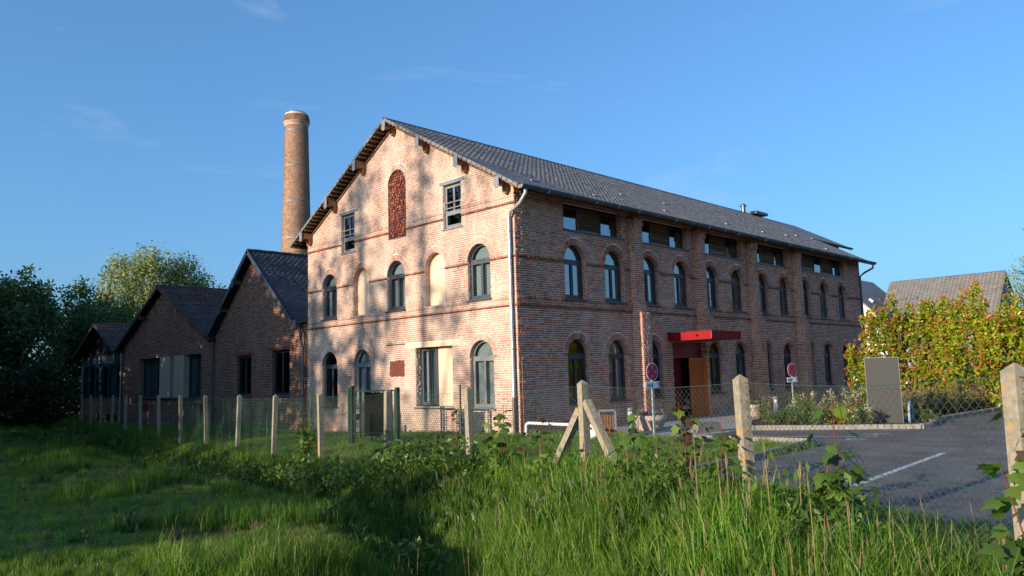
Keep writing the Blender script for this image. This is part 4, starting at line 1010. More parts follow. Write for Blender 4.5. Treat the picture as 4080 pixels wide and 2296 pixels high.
# ------------------------------------------------------------------ fences
def chain_mesh(a, b, z0a, z1a, z0b, z1b, dia=.07, r=.0016):
    """woven chain-link between two points: zig-zag wires, three-sided"""
    a = np.array(a, float); b = np.array(b, float); L = np.linalg.norm(b - a); d = np.array([*(b - a) / L, 0]); nrm = np.array([-d[1], d[0], 0])
    nw = int(L / (dia / 2)); H = max(z1a - z0a, z1b - z0b); nj = int(H / (dia / 2)) + 1
    i = np.arange(nw)[:, None]; j = np.arange(nj)[None, :]
    u = (i + (i + j) % 2) * dia / 2; t = u / L
    z0 = z0a + (z0b - z0a) * t; z1 = z1a + (z1b - z1a) * t - .05 * np.sin(math.pi * np.clip(t, 0, 1))
    z = z0 + (z1 - z0) * j / (nj - 1)
    P = np.array([*a, 0])[None, None] + u[..., None] * d + z[..., None] * np.array([0, 0, 1.]) + (np.where((i + j) % 2, 1, -1) * .003)[..., None] * nrm
    P = P + (.02 * np.sin(t * 9) * np.sin(z * 3))[..., None] * nrm
    offs = [np.array([0, 0, 0]) + nrm * r * 1.2, d * r - nrm * r * .7, -d * r - nrm * r * .7]
    V = np.stack([P + o_ for o_ in offs], 2)       # nw,nj,3,3
    idx = np.arange(nw * nj * 3).reshape(nw, nj, 3); Q = []
    for k in range(3):
        k2 = (k + 1) % 3; Q.append(np.stack([idx[:, :-1, k], idx[:, :-1, k2], idx[:, 1:, k2], idx[:, 1:, k]], -1).reshape(-1, 4))
    return mesh_np('wire_mesh', V.reshape(-1, 3), np.concatenate(Q))
fence = thing('chain_link_fence', 'long chain-link fence on weathered concrete posts along the grassy bank', 'fence', (8.82, -7.88, 0), world=True)
px = [16.75, 14.2, 11.63, 8.82, 6.16, 3.35, .28, -2.72, -5.6, -8.69, -11.9, -15.2, -18.6, -21.9, -25.2, -28.5, -31.8, -35.1]
ptop = [1.6, 1.57, 1.53, 1.50, 1.44, 1.40, 1.33, 1.29, 1.28, 1.27, 1.26, 1.25, 1.24, 1.23, 1.22, 1.2, 1.2, 1.2]
pp = []
for i, x in enumerate(px):
    y = float(np.interp(x, FX, FY)); g = float(ground_h(x, y)); pp.append((x, y, g, ptop[i]))
    mb = MB(); h = ptop[i] - g; w = .052; N = 6
    for k in range(1):
        prof = [(-w, -w), (w, -w), (w, w), (-w, w)]
        zs = [-.5, .2, h * .5, h - .05]; V = []; F = []
        for zz in zs:
            for (a, b) in prof: V.append((a + random.uniform(-.002, .002), b + random.uniform(-.002, .002), zz))
        for s_ in range(3):
            for q in range(4): F.append((s_ * 4 + q, s_ * 4 + (q + 1) % 4, s_ * 4 + 4 + (q + 1) % 4, s_ * 4 + 4 + q))
        V.append((0, 0, h)); F += [(12 + q, 12 + (q + 1) % 4, 16) for q in range(4)]; mb.add(V, F)
    me = mb.mesh('post'); me.materials.append(M['post_concrete'] if 'post_concrete' in M else M['concrete'])
    o = link('post', me, fence); dirx = math.atan2(np.interp(x + .5, FX, FY) - np.interp(x - .5, FX, FY), 1.0)
    o.location = (x, y, g); o.rotation_euler = (R(random.uniform(-1.5, 1.5)), R(random.uniform(-1.6, 1.6)), dirx)
cx, cy, cg, ct = pp[3]
for (dx, dy, zt, ln) in ((-1, .16, 1.12, 1.0), (.93, -.36, 1.22, 1.25)):
    n = math.hypot(dx, dy); dx, dy = dx / n, dy / n
    MB().bar((cx + dx * .07, cy + dy * .07, zt), (cx + dx * ln, cy + dy * ln, cg - .2), .10, .09).build('brace', 'post_concrete' if 'post_concrete' in M else 'concrete', fence)
for i in range(len(pp) - 1):
    a, b = pp[i], pp[i + 1]
    if i < 10:
        o = link('wire_mesh', chain_mesh(a[:2], b[:2], a[2] + .02, a[3] - .09, b[2] + .02, b[3] - .09, .07 if i < 6 else .1, .0016), fence, 'grey_wire' if i < 6 else 'green_wire')
    for zf, nm in ((1.0, 0), (.5, 1), (.06, 2)):
        za = a[2] + (a[3] - .08 - a[2]) * zf; zb2 = b[2] + (b[3] - .08 - b[2]) * zf; sag = .045 if zf == 1 else .03
        pts = [(a[0] + (b[0] - a[0]) * t, a[1] + (b[1] - a[1]) * t - .004, za + (zb2 - za) * t - sag * math.sin(math.pi * t)) for t in np.linspace(0, 1, 9)]
        MB().tube(pts, .0028, 4, False).build('tension_wire', 'green_wire', fence)
# green garden fence in front of the gable, and its gate
gfen = thing('garden_fence', 'low green wire fence on green steel posts before the gable', 'fence', (-5.6, -3.2, -.3), world=True)
gp_ = [(-11.6, 1.08), (-8.4, 1.08), (-5.7, 1.16), (-3.62, 1.34), (-1.40, 1.36), (1.1, 1.40)]
for i, (x, zt) in enumerate(gp_):
    if i in (3, 4): continue
    g = float(ground_h(x, -3.2)); q = MB(); q.tube([(x, -3.2, g - .2), (x, -3.2, zt)], .028, 8); q.build('post', 'green_metal', gfen)
for i in (0, 1, 2, 4):
    (xa, za), (xb, zb3) = gp_[i], gp_[i + 1]
    link('wire_mesh', chain_mesh((xa, -3.2), (xb, -3.2), float(ground_h(xa, -3.2)), za - .04, float(ground_h(xb, -3.2)), zb3 - .04, .085, .0016), gfen, 'green_wire')
gate = thing('garden_gate', 'dark green metal gate with black louvred panel', 'gate', (-2.5, -3.2, -.3), world=True)
for x in (-3.62, -3.50, -1.40):
    q = MB(); q.box(x - .045, x + .045, -3.25, -3.15, -.5, 1.36 if x != -3.5 else 1.42); q.build('post', 'green_metal', gate)
q = MB(); q.box(-3.40, -3.36, -3.22, -3.18, -.05, 1.30); q.box(-1.52, -1.48, -3.22, -3.18, -.05, 1.30); q.box(-3.36, -1.52, -3.22, -3.18, 1.26, 1.30); q.box(-3.36, -1.52, -3.22, -3.18, -.05, -.01); q.build('gate_frame', 'green_metal', gate)
for x in (-3.12, -2.9, -2.6, -2.4, -2.2, -2.0, -1.8, -1.65): MB().box(x - .015, x + .015, -3.215, -3.185, -.01, 1.26).build('bar', 'green_metal', gate)
for k in range(24):
    MB().obox((-2.25, -3.235, .08 + k * .049), (.56, 0, 0), (0, .004, .003), (0, -.010, .022)).build('slat', 'black_slat', gate)
for x in (-2.81, -2.25, -1.69): MB().box(x - .015, x + .015, -3.232, -3.218, .05, 1.25).build('slat_rail', 'black_slat', gate)
q = MB(); q.box(-3.40, -3.22, -3.26, -3.14, .48, .64); q.tube([(-3.30, -3.28, .58), (-3.12, -3.28, .58)], .012, 6); q.build('lock', 'sign_black', gate)

# ------------------------------------------------------------------ street furniture
def tagged(o, label, cat, group=None):
    o['label'] = label; o['category'] = cat
    if group: o['group'] = group
    return o
rail = thing('white_rail', 'low white bent-tube guard rail at the foot of the mill corner', 'rail', (1.6, -.2, -.14))
q = MB(); q.tube([(-1.2, 0, -.1), (-1.2, 0, .33), (-1.17, 0, .39), (-1.10, 0, .42), (1.05, 0, .40), (1.15, 0, .37), (1.2, 0, .30), (1.2, 0, -.1)], .04, 10); t_ = q.build('tube', 'white_paint', rail); smooth_by_angle(t_.data, 50)
MB().box(1.02, 1.17, -.03, .03, -.1, .30).build('end_plate', 'white_paint', rail); MB().box(-1.1, -.75, -.01, .01, -.05, .26).build('infill_plate', 'panel_grey', rail)
bn = thing('litter_bin', 'grey steel litter bin with brown timber slats by the facade', 'bin', (2.45, .78, -.13), R(38))
q = MB()
for sx in (-1, 1):
    for sy in (-1, 1): q.box(sx * .21 - .025, sx * .21 + .025, sy * .17 - .025, sy * .17 + .025, 0, .74)
q.box(-.235, .235, -.195, .195, .70, .75); q.box(-.235, .235, -.195, .195, 0, .03); q.build('frame', 'bollard_grey', bn)
MB().box(-.17, .17, -.13, .13, .03, .55).build('liner', 'dark_room', bn)
for sy in (-1, 1):
    for k in range(5): MB().box(-.175 + k * .073, -.12 + k * .073, sy * .185 - .008, sy * .185 + .008, .035, .60).build('slat', 'timber_brown', bn)
for sx in (-1, 1):
    for k in range(4): MB().box(sx * .225 - .008, sx * .225 + .008, -.135 + k * .073, -.08 + k * .073, .035, .60).build('slat', 'timber_brown', bn)
def bollard(loc, label):
    b = thing('bollard', label, 'bollard', loc, group='grey bollard lights')
    MB().lathe([(.085, -.05), (.085, .48)], n=20).build('post', 'bollard_grey', b, smooth=True); MB().lathe([(.078, .48), (.078, .60)], n=20).build('lens', 'paper', b, smooth=True)
    q = MB()
    for z_ in (.50, .54, .58): q.lathe([(.088, z_), (.088, z_ + .012)], n=20)
    q.build('louvre', 'bollard_grey', b); MB().lathe([(.092, .60), (.092, .67), (.07, .70), (.0, .705)], n=20).build('cap', 'bollard_grey', b, smooth=True)
bollard((2.1, 2.3, -.118), 'grey bollard light standing left of the round flower planter')
bollard((2.55, 10.25, -.118), 'grey bollard light among the plants in front of the second sign')
def leaf_quads(P, size, up=.3, aspect=.5, fold=0.0, jit=.35, nrmdir=None):
    """diamond leaves at points P: 4 verts, 2 tris each"""
    n = len(P); d = rng.normal(0, 1, (n, 3)); d[:, 2] += up
    if nrmdir is not None: d = d * .6 + nrmdir
    d /= np.linalg.norm(d, axis=1)[:, None]; s = np.cross(d, rng.normal(0, 1, (n, 3))); s /= np.linalg.norm(s, axis=1)[:, None] + 1e-9
    L = size * rng.uniform(1 - jit, 1 + jit, n)[:, None]; w = L * aspect; nn2 = np.cross(d, s)
    V = np.stack([P, P + d * L * .5 + s * w * .5 + nn2 * L * .06, P + d * L, P + d * L * .5 - s * w * .5 + nn2 * L * .06], 1)
    idx = np.arange(n)[:, None] * 4
    return V.reshape(-1, 3), np.concatenate([idx + np.array([0, 1, 2]), idx + np.array([0, 2, 3])])
def leaf_obj(name, parts, parent=None, kind='stuff'):
    """parts: list of (V, F, material) -> one mesh"""
    Vs, Fs, mi, ms, n = [], [], [], [], 0
    for V, F, m in parts:
        Vs.append(V); Fs.append(F + n); n += len(V)
        if m not in ms: ms.append(m)
        mi += [ms.index(m)] * len(F)
    me = mesh_np(name, np.concatenate(Vs), np.concatenate(Fs), mi)
    for m in ms: me.materials.append(M[m])
    return link(name, me, parent, kind=kind) if kind else link(name, me, parent)
def planter(loc, label, flowers=True):
    p_ = thing('flower_planter', label, 'planter', loc, group='round aggregate planters')
    MB().lathe([(.30, 0), (.34, .02), (.47, .30), (.50, .33), (.50, .42), (.47, .44), (.44, .44), (.43, .36), (.0, .36)], n=32).build('bowl', 'aggregate', p_, smooth=False); smooth_by_angle(p_.children[0].data, 30) if p_.children else None
    r = np.sqrt(rng.uniform(0, 1, 520)) * .43; a = rng.uniform(0, 6.28, 520); P = np.stack([r * np.cos(a), r * np.sin(a), .37 + rng.uniform(0, .13, 520)], 1)
    parts = [(*leaf_quads(P[:400], .08, .8, .55), 'weed_leaf')]
    if flowers: parts += [(*leaf_quads(P[400:490] + [0, 0, .06], .06, .5, .9), 'petal_purple'), (*leaf_quads(P[490:] + [0, 0, .04], .06, .5, .9), 'petal_red')]
    leaf_obj('bedding_flowers', parts, p_)
planter((2.05, 3.3, -.118), 'round pinkish stone planter with purple flowers by the entrance')
planter((1.75, 10.0, -.118), 'round stone planter half hidden by plants beyond the doorway', False)
mb = MB(); mb.prism([(-.46, -.15, 0), (.46, -.15, 0), (.34, -.15, .30), (-.34, -.15, .30)], (0, .3, 0)); blk = mb.build('parking_block', 'stop_concrete', None); blk.location = (3.9, 3.3, -.15); blk.rotation_euler = (0, 0, R(72))
bm = bmesh.new(); bm.from_mesh(blk.data); bmesh.ops.bevel(bm, geom=bm.edges[:], offset=.02, segments=2, affect='EDGES'); bm.to_mesh(blk.data); bm.free()
tagged(blk, 'low concrete wheel stop on the paving below the canopy', 'kerb block')
def road_sign(loc, rz, zc, rad, plate_w, label, tilt=0):
    s = thing('road_sign', label, 'sign', loc, rz, group='no-stopping signs')
    # local -y faces the reader
    MB().box(-.028, .028, .012, .045, -.3, zc + rad * .8).build('pole', 'galvanised', s)
    def disc(r0, r1, y, m, nm, par):
        q = MB(); n = 40; V = []; 
        pts0 = [(r1 * math.cos(2 * math.pi * i / n), y, zc + r1 * math.sin(2 * math.pi * i / n)) for i in range(n)]
        if r0 <= 0: q.prism(pts0, (0, .004, 0))
        else:
            pin = [(r0 * math.cos(2 * math.pi * i / n), y, zc + r0 * math.sin(2 * math.pi * i / n)) for i in range(n)]
            V = pts0 + pin + [(a, y + .004, c) for a, b, c in pts0] + [(a, y + .004, c) for a, b, c in pin]
            F = [(i, (i + 1) % n, n + (i + 1) % n, n + i) for i in range(n)] + [(2 * n + i, 2 * n + (i + 1) % n, (i + 1) % n, i) for i in range(n)]; q.add(V, F)
        return q.build(nm, m, par)
    dsc = disc(0, rad, .004, 'sign_white', 'disc', s)
    disc(0, rad * .93, -.001, 'sign_red', 'red_field', dsc)
    # blue quarters showing between the red ring and the red cross bars
    for kq in range(4):
        a0 = math.pi / 4 + kq * math.pi / 2 - .52; a1 = a0 + 1.04
        a0, a1 = kq * math.pi / 2 - .36, kq * math.pi / 2 + .36
        pts = [(rad * .66 * math.cos(a), -.006, zc + rad * .66 * math.sin(a)) for a in np.linspace(a0, a1, 8)] + [(rad * .28 * math.cos(kq * math.pi / 2), -.006, zc + rad * .28 * math.sin(kq * math.pi / 2))]
        MB().prism(pts, (0, .004, 0)).build('blue_quarter', 'sign_blue', dsc)
    z1 = zc - rad - .02; z0 = z1 - .17
    pl_ = MB(); pl_.box(-plate_w / 2, plate_w / 2, .004, .010, z0, z1); po = pl_.build('plate', 'sign_white', s)
    text('lettering', 'SAUF', .135, (-plate_w / 2 + .03, .001, z0 + .037), (R(90), 0, 0), 'sign_black', po, .0015, font_sx=.78)
    bq = MB(); bq.box(plate_w / 2 - .125, plate_w / 2 - .02, -.001, .0035, z0 + .02, z1 - .02); bo = bq.build('blue_field', 'sign_blue', po)
    # wheelchair user: head, body, wheel
    x0 = plate_w / 2 - .075; w_ = MB()
    w_.prism([(x0 - .01 + .009 * math.cos(t), -.004, z1 - .042 + .009 * math.sin(t)) for t in np.linspace(0, 6.28, 9)[:-1]], (0, .002, 0)); w_.box(x0 - .014, x0 - .004, -.004, -.002, z0 + .07, z1 - .055); w_.box(x0 - .014, x0 + .026, -.004, -.002, z0 + .062, z0 + .072); w_.box(x0 + .018, x0 + .026, -.004, -.002, z0 + .036, z0 + .062)
    for i in range(10):
        a = math.pi * .75 + i * 1.25 * math.pi / 10; w_.obox((x0 - .006 + .026 * math.cos(a), -.003, z0 + .06 + .026 * math.sin(a)), (-.006 * math.sin(a), 0, .006 * math.cos(a)), (0, .001, 0), (.003 * math.cos(a), 0, .003 * math.sin(a)))
    w_.build('wheelchair_symbol', 'sign_white', bo)
    return s
road_sign((4.35, .2, -.13), R(84), 1.70, .215, .52, 'round no-stopping sign with small plate near the braced fence post')
road_sign((3.14, 10.44, -.13), R(78), 1.62, .235, .60, 'round no-stopping sign standing in the flower bed at the right')
ip = thing('information_board', 'blank grey freestanding panel with pale edge behind the fence', 'board', (7.06, 7.8, -.15), R(19))
MB().box(-.44, .44, -.03, .03, -.1, 1.93).build('panel', 'panel_grey', ip); q = MB(); q.box(-.45, -.44, -.034, .034, -.1, 1.94); q.box(.44, .45, -.034, .034, -.1, 1.94); q.box(-.44, .44, -.034, .034, 1.93, 1.94); q.build('edge_trim', 'panel_edge', ip)
hp = MB(); hp.tube([(-.36, 0, -.1), (-.36, 0, .30)] + [(-.36 * math.cos(t), 0, .30 + .33 * math.sin(t)) for t in np.linspace(.15, math.pi - .15, 12)] + [(.36, 0, .30), (.36, 0, -.1)], .034, 10)
hoop = hp.build('cycle_hoop', 'blue_steel', None, smooth=True); hoop.location = (7.52, 8.5, -.15); hoop.rotation_euler = (0, 0, R(100)); tagged(hoop, 'pale blue steel hoop stand beside the grey panel', 'cycle stand')
# ------------------------------------------------------------------ trees and shrubs
def tree(name, label, base, lobes, trunk_r, leaf, n, m, up=.2, group=None, clump=.5, trunks=1, limb=True, per=9, shell=.55, extra=None):
    """lobes: (dx,dy,z,rx,ry,rz) ellipsoids relative to the base"""
    bx, by = base; bz = float(ground_h(bx, by)); t = thing(name, label, 'tree' if 'bush' not in name else 'bush', (bx, by, bz), group=group)
    q = MB(); top = max(l[2] for l in lobes)
    for k in range(trunks):
        ox, oy = (0, 0) if trunks == 1 else (random.uniform(-.5, .5), random.uniform(-.5, .5))
        lx, ly = random.uniform(-.3, .3), random.uniform(-.3, .3)
        q.tube([(ox, oy, -.2), (ox + lx * .3, oy + ly * .3, top * .35), (ox + lx, oy + ly, top * .75), (ox + lx * 1.2, oy + ly * 1.3, top)], [trunk_r * 1.25, trunk_r, trunk_r * .6, trunk_r * .2], 8)
        if limb:
            for l in lobes:
                z0 = l[2] * random.uniform(.35, .6)
                q.tube([(ox + lx * .5, oy + ly * .5, z0), (l[0] * .55, l[1] * .55, (z0 + l[2]) * .52), (l[0], l[1], l[2] + l[5] * .3)], [trunk_r * .45, trunk_r * .3, trunk_r * .08], 6)
    q.build('trunk', 'bark', t)
    vol = np.array([l[3] * l[4] * l[5] for l in lobes]) ** .7; vol /= vol.sum(); Ps = []
    for l, f in zip(lobes, vol):
        nc = max(4, int(n * f / per)); d = rng.normal(0, 1, (nc, 3)); d /= np.linalg.norm(d, axis=1)[:, None]
        rad = shell + (1.06 - shell) * rng.uniform(0, 1, nc) ** .6; c = np.array(l[:3]) + d * rad[:, None] * np.array(l[3:])
        c += rng.normal(0, .06, c.shape) * np.array(l[3:])
        P = c[:, None, :] + rng.normal(0, clump, (nc, per, 3)) * np.array([1, 1, .8]); Ps.append(P.reshape(-1, 3))
    P = np.concatenate(Ps); P = P[P[:, 2] > .15]
    parts = [(*leaf_quads(P, leaf, up), m)]
    if extra: parts += extra
    leaf_obj('crown', parts, t)
    return t
# sunlit tree behind the tiled annex: several upright plumes
tree('poplar_tree', 'tall pale green sunlit tree behind the tiled annex', (-51.5, 9.6), [(-.5, -3.0, 9.4, 1.5, 1.25, 3.4), (.6, -1.6, 10.0, 1.3, 1.0, 3.6), (-.4, -.3, 10.4, 1.3, 1.05, 3.2), (.4, 1.0, 9.4, 1.4, 1.0, 3.6), (-.2, 2.3, 10.0, 1.3, 1.1, 3.4), (.4, 3.4, 8.6, 1.3, .9, 3.2), (0, 5.3, 7.8, 1.2, 1.1, 2.6), (0, -4.2, 7.4, 1.1, 1.0, 2.4), (0, 0, 5.4, 2.4, 4.4, 2.8)],   .35, .25, 38000, 'poplar_leaf', .3, clump=.36)
def plume_lobes(h, w, n, seed):
    g = random.Random(seed); L = [(0, 0, h * .42, w * .8, w * .8, h * .3)]
    for i in range(n):
        a = g.uniform(0, 6.28); r = w * g.uniform(.25, .95); z = h * g.uniform(.42, .86) * (1.04 - .22 * r / w); q = g.uniform(.45, 1.0); L.append((r * math.cos(a), r * math.sin(a), z, .95 * q, .95 * q, 1.5 * q))
    return L
for bx_, by_, h_, w_, nl_, lb_ in ((-43.5, -2.4, 11.0, 3.1, 20, 'dark tree with feathery top left of the lettered annex'), (-42.5, -7.0, 10.0, 3.2, 20, 'dark spreading tree at the left edge of the picture'), (-45.5, 2.8, 10.4, 2.8, 17, 'dark bushy tree between the annex gable and the sunlit tree'), (-47.5, -5.5, 11.0, 2.8, 16, 'taller dark tree behind the one at the left edge')):
    tree('broadleaf_tree', lb_, (bx_, by_), plume_lobes(h_, w_, nl_, int(-bx_ * 10)), .22, .27, 17000, 'oak_leaf', .35, 'dark trees at the left edge', clump=.30)
tree('hedge_bush', 'low dark thicket below the trees at the far left', (-39.8, -4.2), [(0, 0, 1.6, 1.6, 3.0, 1.7), (-.5, 3, 1.6, 1.4, 2.0, 1.8), (.2, -3, 1.5, 1.5, 2, 1.6)], .08, .3, 8000, 'dark_leaf', .2, clump=.3, trunks=3)
tree('hedge_bush', 'dense dark undergrowth behind the trees at the left edge', (-54, -8), [(0, 0, 2.6, 2.0, 3.5, 2.6), (0, 5, 2.6, 2.0, 3.5, 2.6), (0, -5, 2.4, 2.0, 3.5, 2.5), (.5, 9, 2.5, 2, 3, 2.6)], .1, .5, 9000, 'dark_leaf', .2, clump=.35, trunks=4, shell=.2)
tree('broadleaf_tree', 'pale green treetop beyond the roof of the far house', (2.6, 54), [(0, 0, 8.2, 1.5, 1.5, 1.6), (-1.6, .3, 7.6, 1, 1, 1), (0, 0, 5.5, 2, 2, 2)], .15, .18, 2500, 'poplar_leaf', .3, clump=.25)
# big orange-tipped evergreen bushes behind the grey panel
def photinia(base, lobes, n, label):
    bx, by = base; bz = float(ground_h(bx, by)) + .05; t = thing('photinia_bush', label, 'bush', (bx, by, bz), group='orange-tipped evergreen bushes')
    q = MB()
    for l in lobes:
        for k in range(3):
            sx, sy = random.uniform(-.35, .35), random.uniform(-.35, .35); ex_, ey_ = l[0] + random.uniform(-.6, .6) * l[3], l[1] + random.uniform(-.6, .6) * l[4]
            q.tube([(sx, sy, -.1), (sx * .5 + ex_ * .35, sy * .5 + ey_ * .35, l[2] * .45), (ex_, ey_, l[2] + l[5] * .55)], [.045, .03, .01], 6)
    q.build('stems', 'twig', t)
    vol = np.array([l[3] * l[4] * l[5] for l in lobes]) ** .7; vol /= vol.sum(); PL, DL, PT, DT = [], [], [], []
    for l, f in zip(lobes, vol):
        nc = int(n * f); d = rng.normal(0, 1, (nc, 3)); d /= np.linalg.norm(d, axis=1)[:, None]; rad = .55 + .5 * rng.uniform(0, 1, nc) ** .5
        c = np.array(l[:3]) + d * rad[:, None] * np.array(l[3:]) * (1 + .12 * np.sin(d[:, :1] * 9 + d[:, 2:] * 7))
        up = d * .55 + np.array([0, 0, .85]); up /= np.linalg.norm(up, axis=1)[:, None]
        for j in range(9):            # whorls of leaves along each shoot
            off = (j // 3) * .075; PL.append(c + up * (off - .12)); DL.append(up * .35)
        tip = (rng.uniform(0, 1, nc) < .46) & (rad > .78)
        for j in range(6): PT.append((c + up * .12)[tip]); DT.append((up * 1.0)[tip])
    P = np.concatenate(PL); T = np.concatenate(PT)
    leaf_obj('foliage', [(*leaf_quads(P, .128, 0, .5, jit=.5, nrmdir=np.concatenate(DL)), 'photinia_leaf'), (*leaf_quads(T, .12, 0, .42, nrmdir=np.concatenate(DT)), 'photinia_tip')], t)
def bush_lobes(spec, seed):
    g = random.Random(seed); L = []
    for (x, h, r) in spec:
        L.append((x, g.uniform(-.4, .4), h * .48, r, r * .95, h * .46))
        for k in range(4):      # leading shoots break the outline
            a = g.uniform(0, 6.28); L.append((x + r * .75 * math.cos(a), r * .7 * math.sin(a), h * g.uniform(.55, .93), r * g.uniform(.28, .42), r * g.uniform(.28, .42), h * g.uniform(.12, .2)))
    return L
photinia((5.0, 17.2), bush_lobes([(-1.9, 2.5, .6), (-1.0, 3.9, .8), (.0, 4.2, .95), (1.0, 3.7, .9), (1.8, 4.4, .85)], 3), 2600, 'large bush with orange tips right behind the grey panel')
photinia((7.9, 16.2), bush_lobes([(-.5, 4.2, .95), (.5, 3.7, .9), (1.4, 4.4, .95), (2.3, 3.8, .9), (3.0, 4.4, .9)], 8), 2600, 'large bush with orange tips reaching the right picture edge')
def conifer(base, h, label):
    bx, by = base; bz = float(ground_h(bx, by)); t = thing('conifer_tree', label, 'tree', (bx, by, bz))
    MB().tube([(0, 0, -.2), (0, 0, h)], [.16, .02], 8).build('trunk', 'bark', t); P = []; D = []
    for k in range(int(h / .22)):
        z = 1.0 + k * .2; r = max(.1, (h - z) * .26)
        for j in range(7):
            a = random.uniform(0, 6.28); L = r * random.uniform(.6, 1.15); nl = int(14 + L * 26)
            s = np.linspace(.1, 1, nl); pts = np.stack([np.cos(a) * L * s, np.sin(a) * L * s, z - .12 * L * s + .18 * L * s * s], 1) + rng.normal(0, .03, (nl, 3)); P.append(pts); D.append(np.tile([math.cos(a), math.sin(a), .25], (nl, 1)))
    leaf_obj('needles', [(*leaf_quads(np.concatenate(P), .17, 0, .2, nrmdir=np.concatenate(D) * 1.2), 'conifer_leaf')], t)
conifer((8.1, 27.8), 11.0, 'blue-green conifer cut by the right picture edge')

# plants in the flower beds
def clump(name, label, loc, w, h, n, leafm, leaf=.07, flower=None, nf=0, fl=.05, group='plants in the flower bed', upright=.9):
    z = -.09; t = thing(name, label, 'plant', (loc[0], loc[1], z), group=group); q = MB()
    k = max(5, int(n / 60)); tips = []
    for i in range(k):
        a = random.uniform(0, 6.28); r = w * math.sqrt(random.random()); hh = h * random.uniform(.6, 1.0) * (1 - .35 * (r / w) ** 2); tx, ty = r * math.cos(a), r * math.sin(a)
        q.tube([(tx * .5, ty * .5, 0), (tx * .8, ty * .8, hh * .55), (tx, ty, hh)], [.006, .005, .003], 4, False); tips.append((tx, ty, hh))
    q.build('stems', 'twig', t); tips = np.array(tips); sel = rng.integers(0, k, n); s = rng.uniform(.05, 1, n)
    P = np.stack([tips[sel, 0] * (.5 + .5 * s), tips[sel, 1] * (.5 + .5 * s), tips[sel, 2] * s], 1) + rng.normal(0, .05, (n, 3))
    parts = [(*leaf_quads(P, leaf, upright, .45), leafm)]
    if flower:
        sf = rng.integers(0, k, nf); P2 = tips[sf] + np.stack([rng.normal(0, .035, nf), rng.normal(0, .035, nf), rng.uniform(-.16, .08, nf)], 1); parts.append((*leaf_quads(P2, fl, .4, .8), flower))
    leaf_obj('foliage', parts, t)
V_ = 'valerian_leaf'
for (nm, lb, loc, w, h, n, lm, fm_, nf) in (
    ('valerian_plant', 'shady green leafy clump left of the second sign', (4.75, 5.9), .6, .62, 900, 'weed_leaf', None, 0),
    ('valerian_plant', 'shady green clump in front of the second sign pole', (5.3, 6.4), .65, .70, 1000, 'weed_leaf', None, 0),
    ('valerian_plant', 'tall pale-flowered plant just right of the second sign', (4.5, 8.2), .5, .95, 700, V_, 'valerian_flower', 260),
    ('valerian_plant', 'pale-flowered plant in the middle of the bed', (5.4, 8.6), .55, 1.0, 800, V_, 'valerian_flower', 320),
    ('valerian_plant', 'pale-flowered plant touching the left side of the grey panel', (6.2, 7.9), .5, 1.1, 800, V_, 'valerian_flower', 360),
    ('spirea_shrub', 'low yellow and orange leaved shrub in the bed', (6.0, 7.0), .6, .72, 1300, 'spirea_leaf', None, 0),
    ('valerian_plant', 'white-flowered plant spilling over the kerb before the panel', (6.75, 6.75), .42, .6, 700, V_, 'valerian_flower', 160),
    ('valerian_plant', 'pink-flowered plant close to the brick wall', (2.9, 9.0), .45, .75, 500, V_, 'pink_flower', 160),
    ('valerian_plant', 'small leafy plant at the foot of the hoop stand', (7.8, 8.9), .3, .3, 350, V_, None, 0),
    ('valerian_plant', 'pink and green clump right behind the hoop stand', (6.9, 11.0), .8, .85, 1200, V_, 'pink_flower', 200),
    ('valerian_plant', 'broad flowering clump under the orange-tipped bush', (6.6, 13.2), .9, .95, 1300, V_, 'pink_flower', 320),
    ('valerian_plant', 'rosy flowering clump beside the right-hand kerb', (7.2, 15.4), .8, 1.1, 1100, V_, 'pink_flower', 420),
    ('valerian_plant', 'low pale clump along the curving kerb', (7.2, 12.6), .5, .55, 700, V_, 'valerian_flower', 220),
    ('valerian_plant', 'dark green plant against the foot of the far wall', (1.9, 13.5), .8, .7, 600, 'weed_leaf', None, 0)):
    clump(nm, lb, loc, w, h, n, lm, .085, fm_, nf)

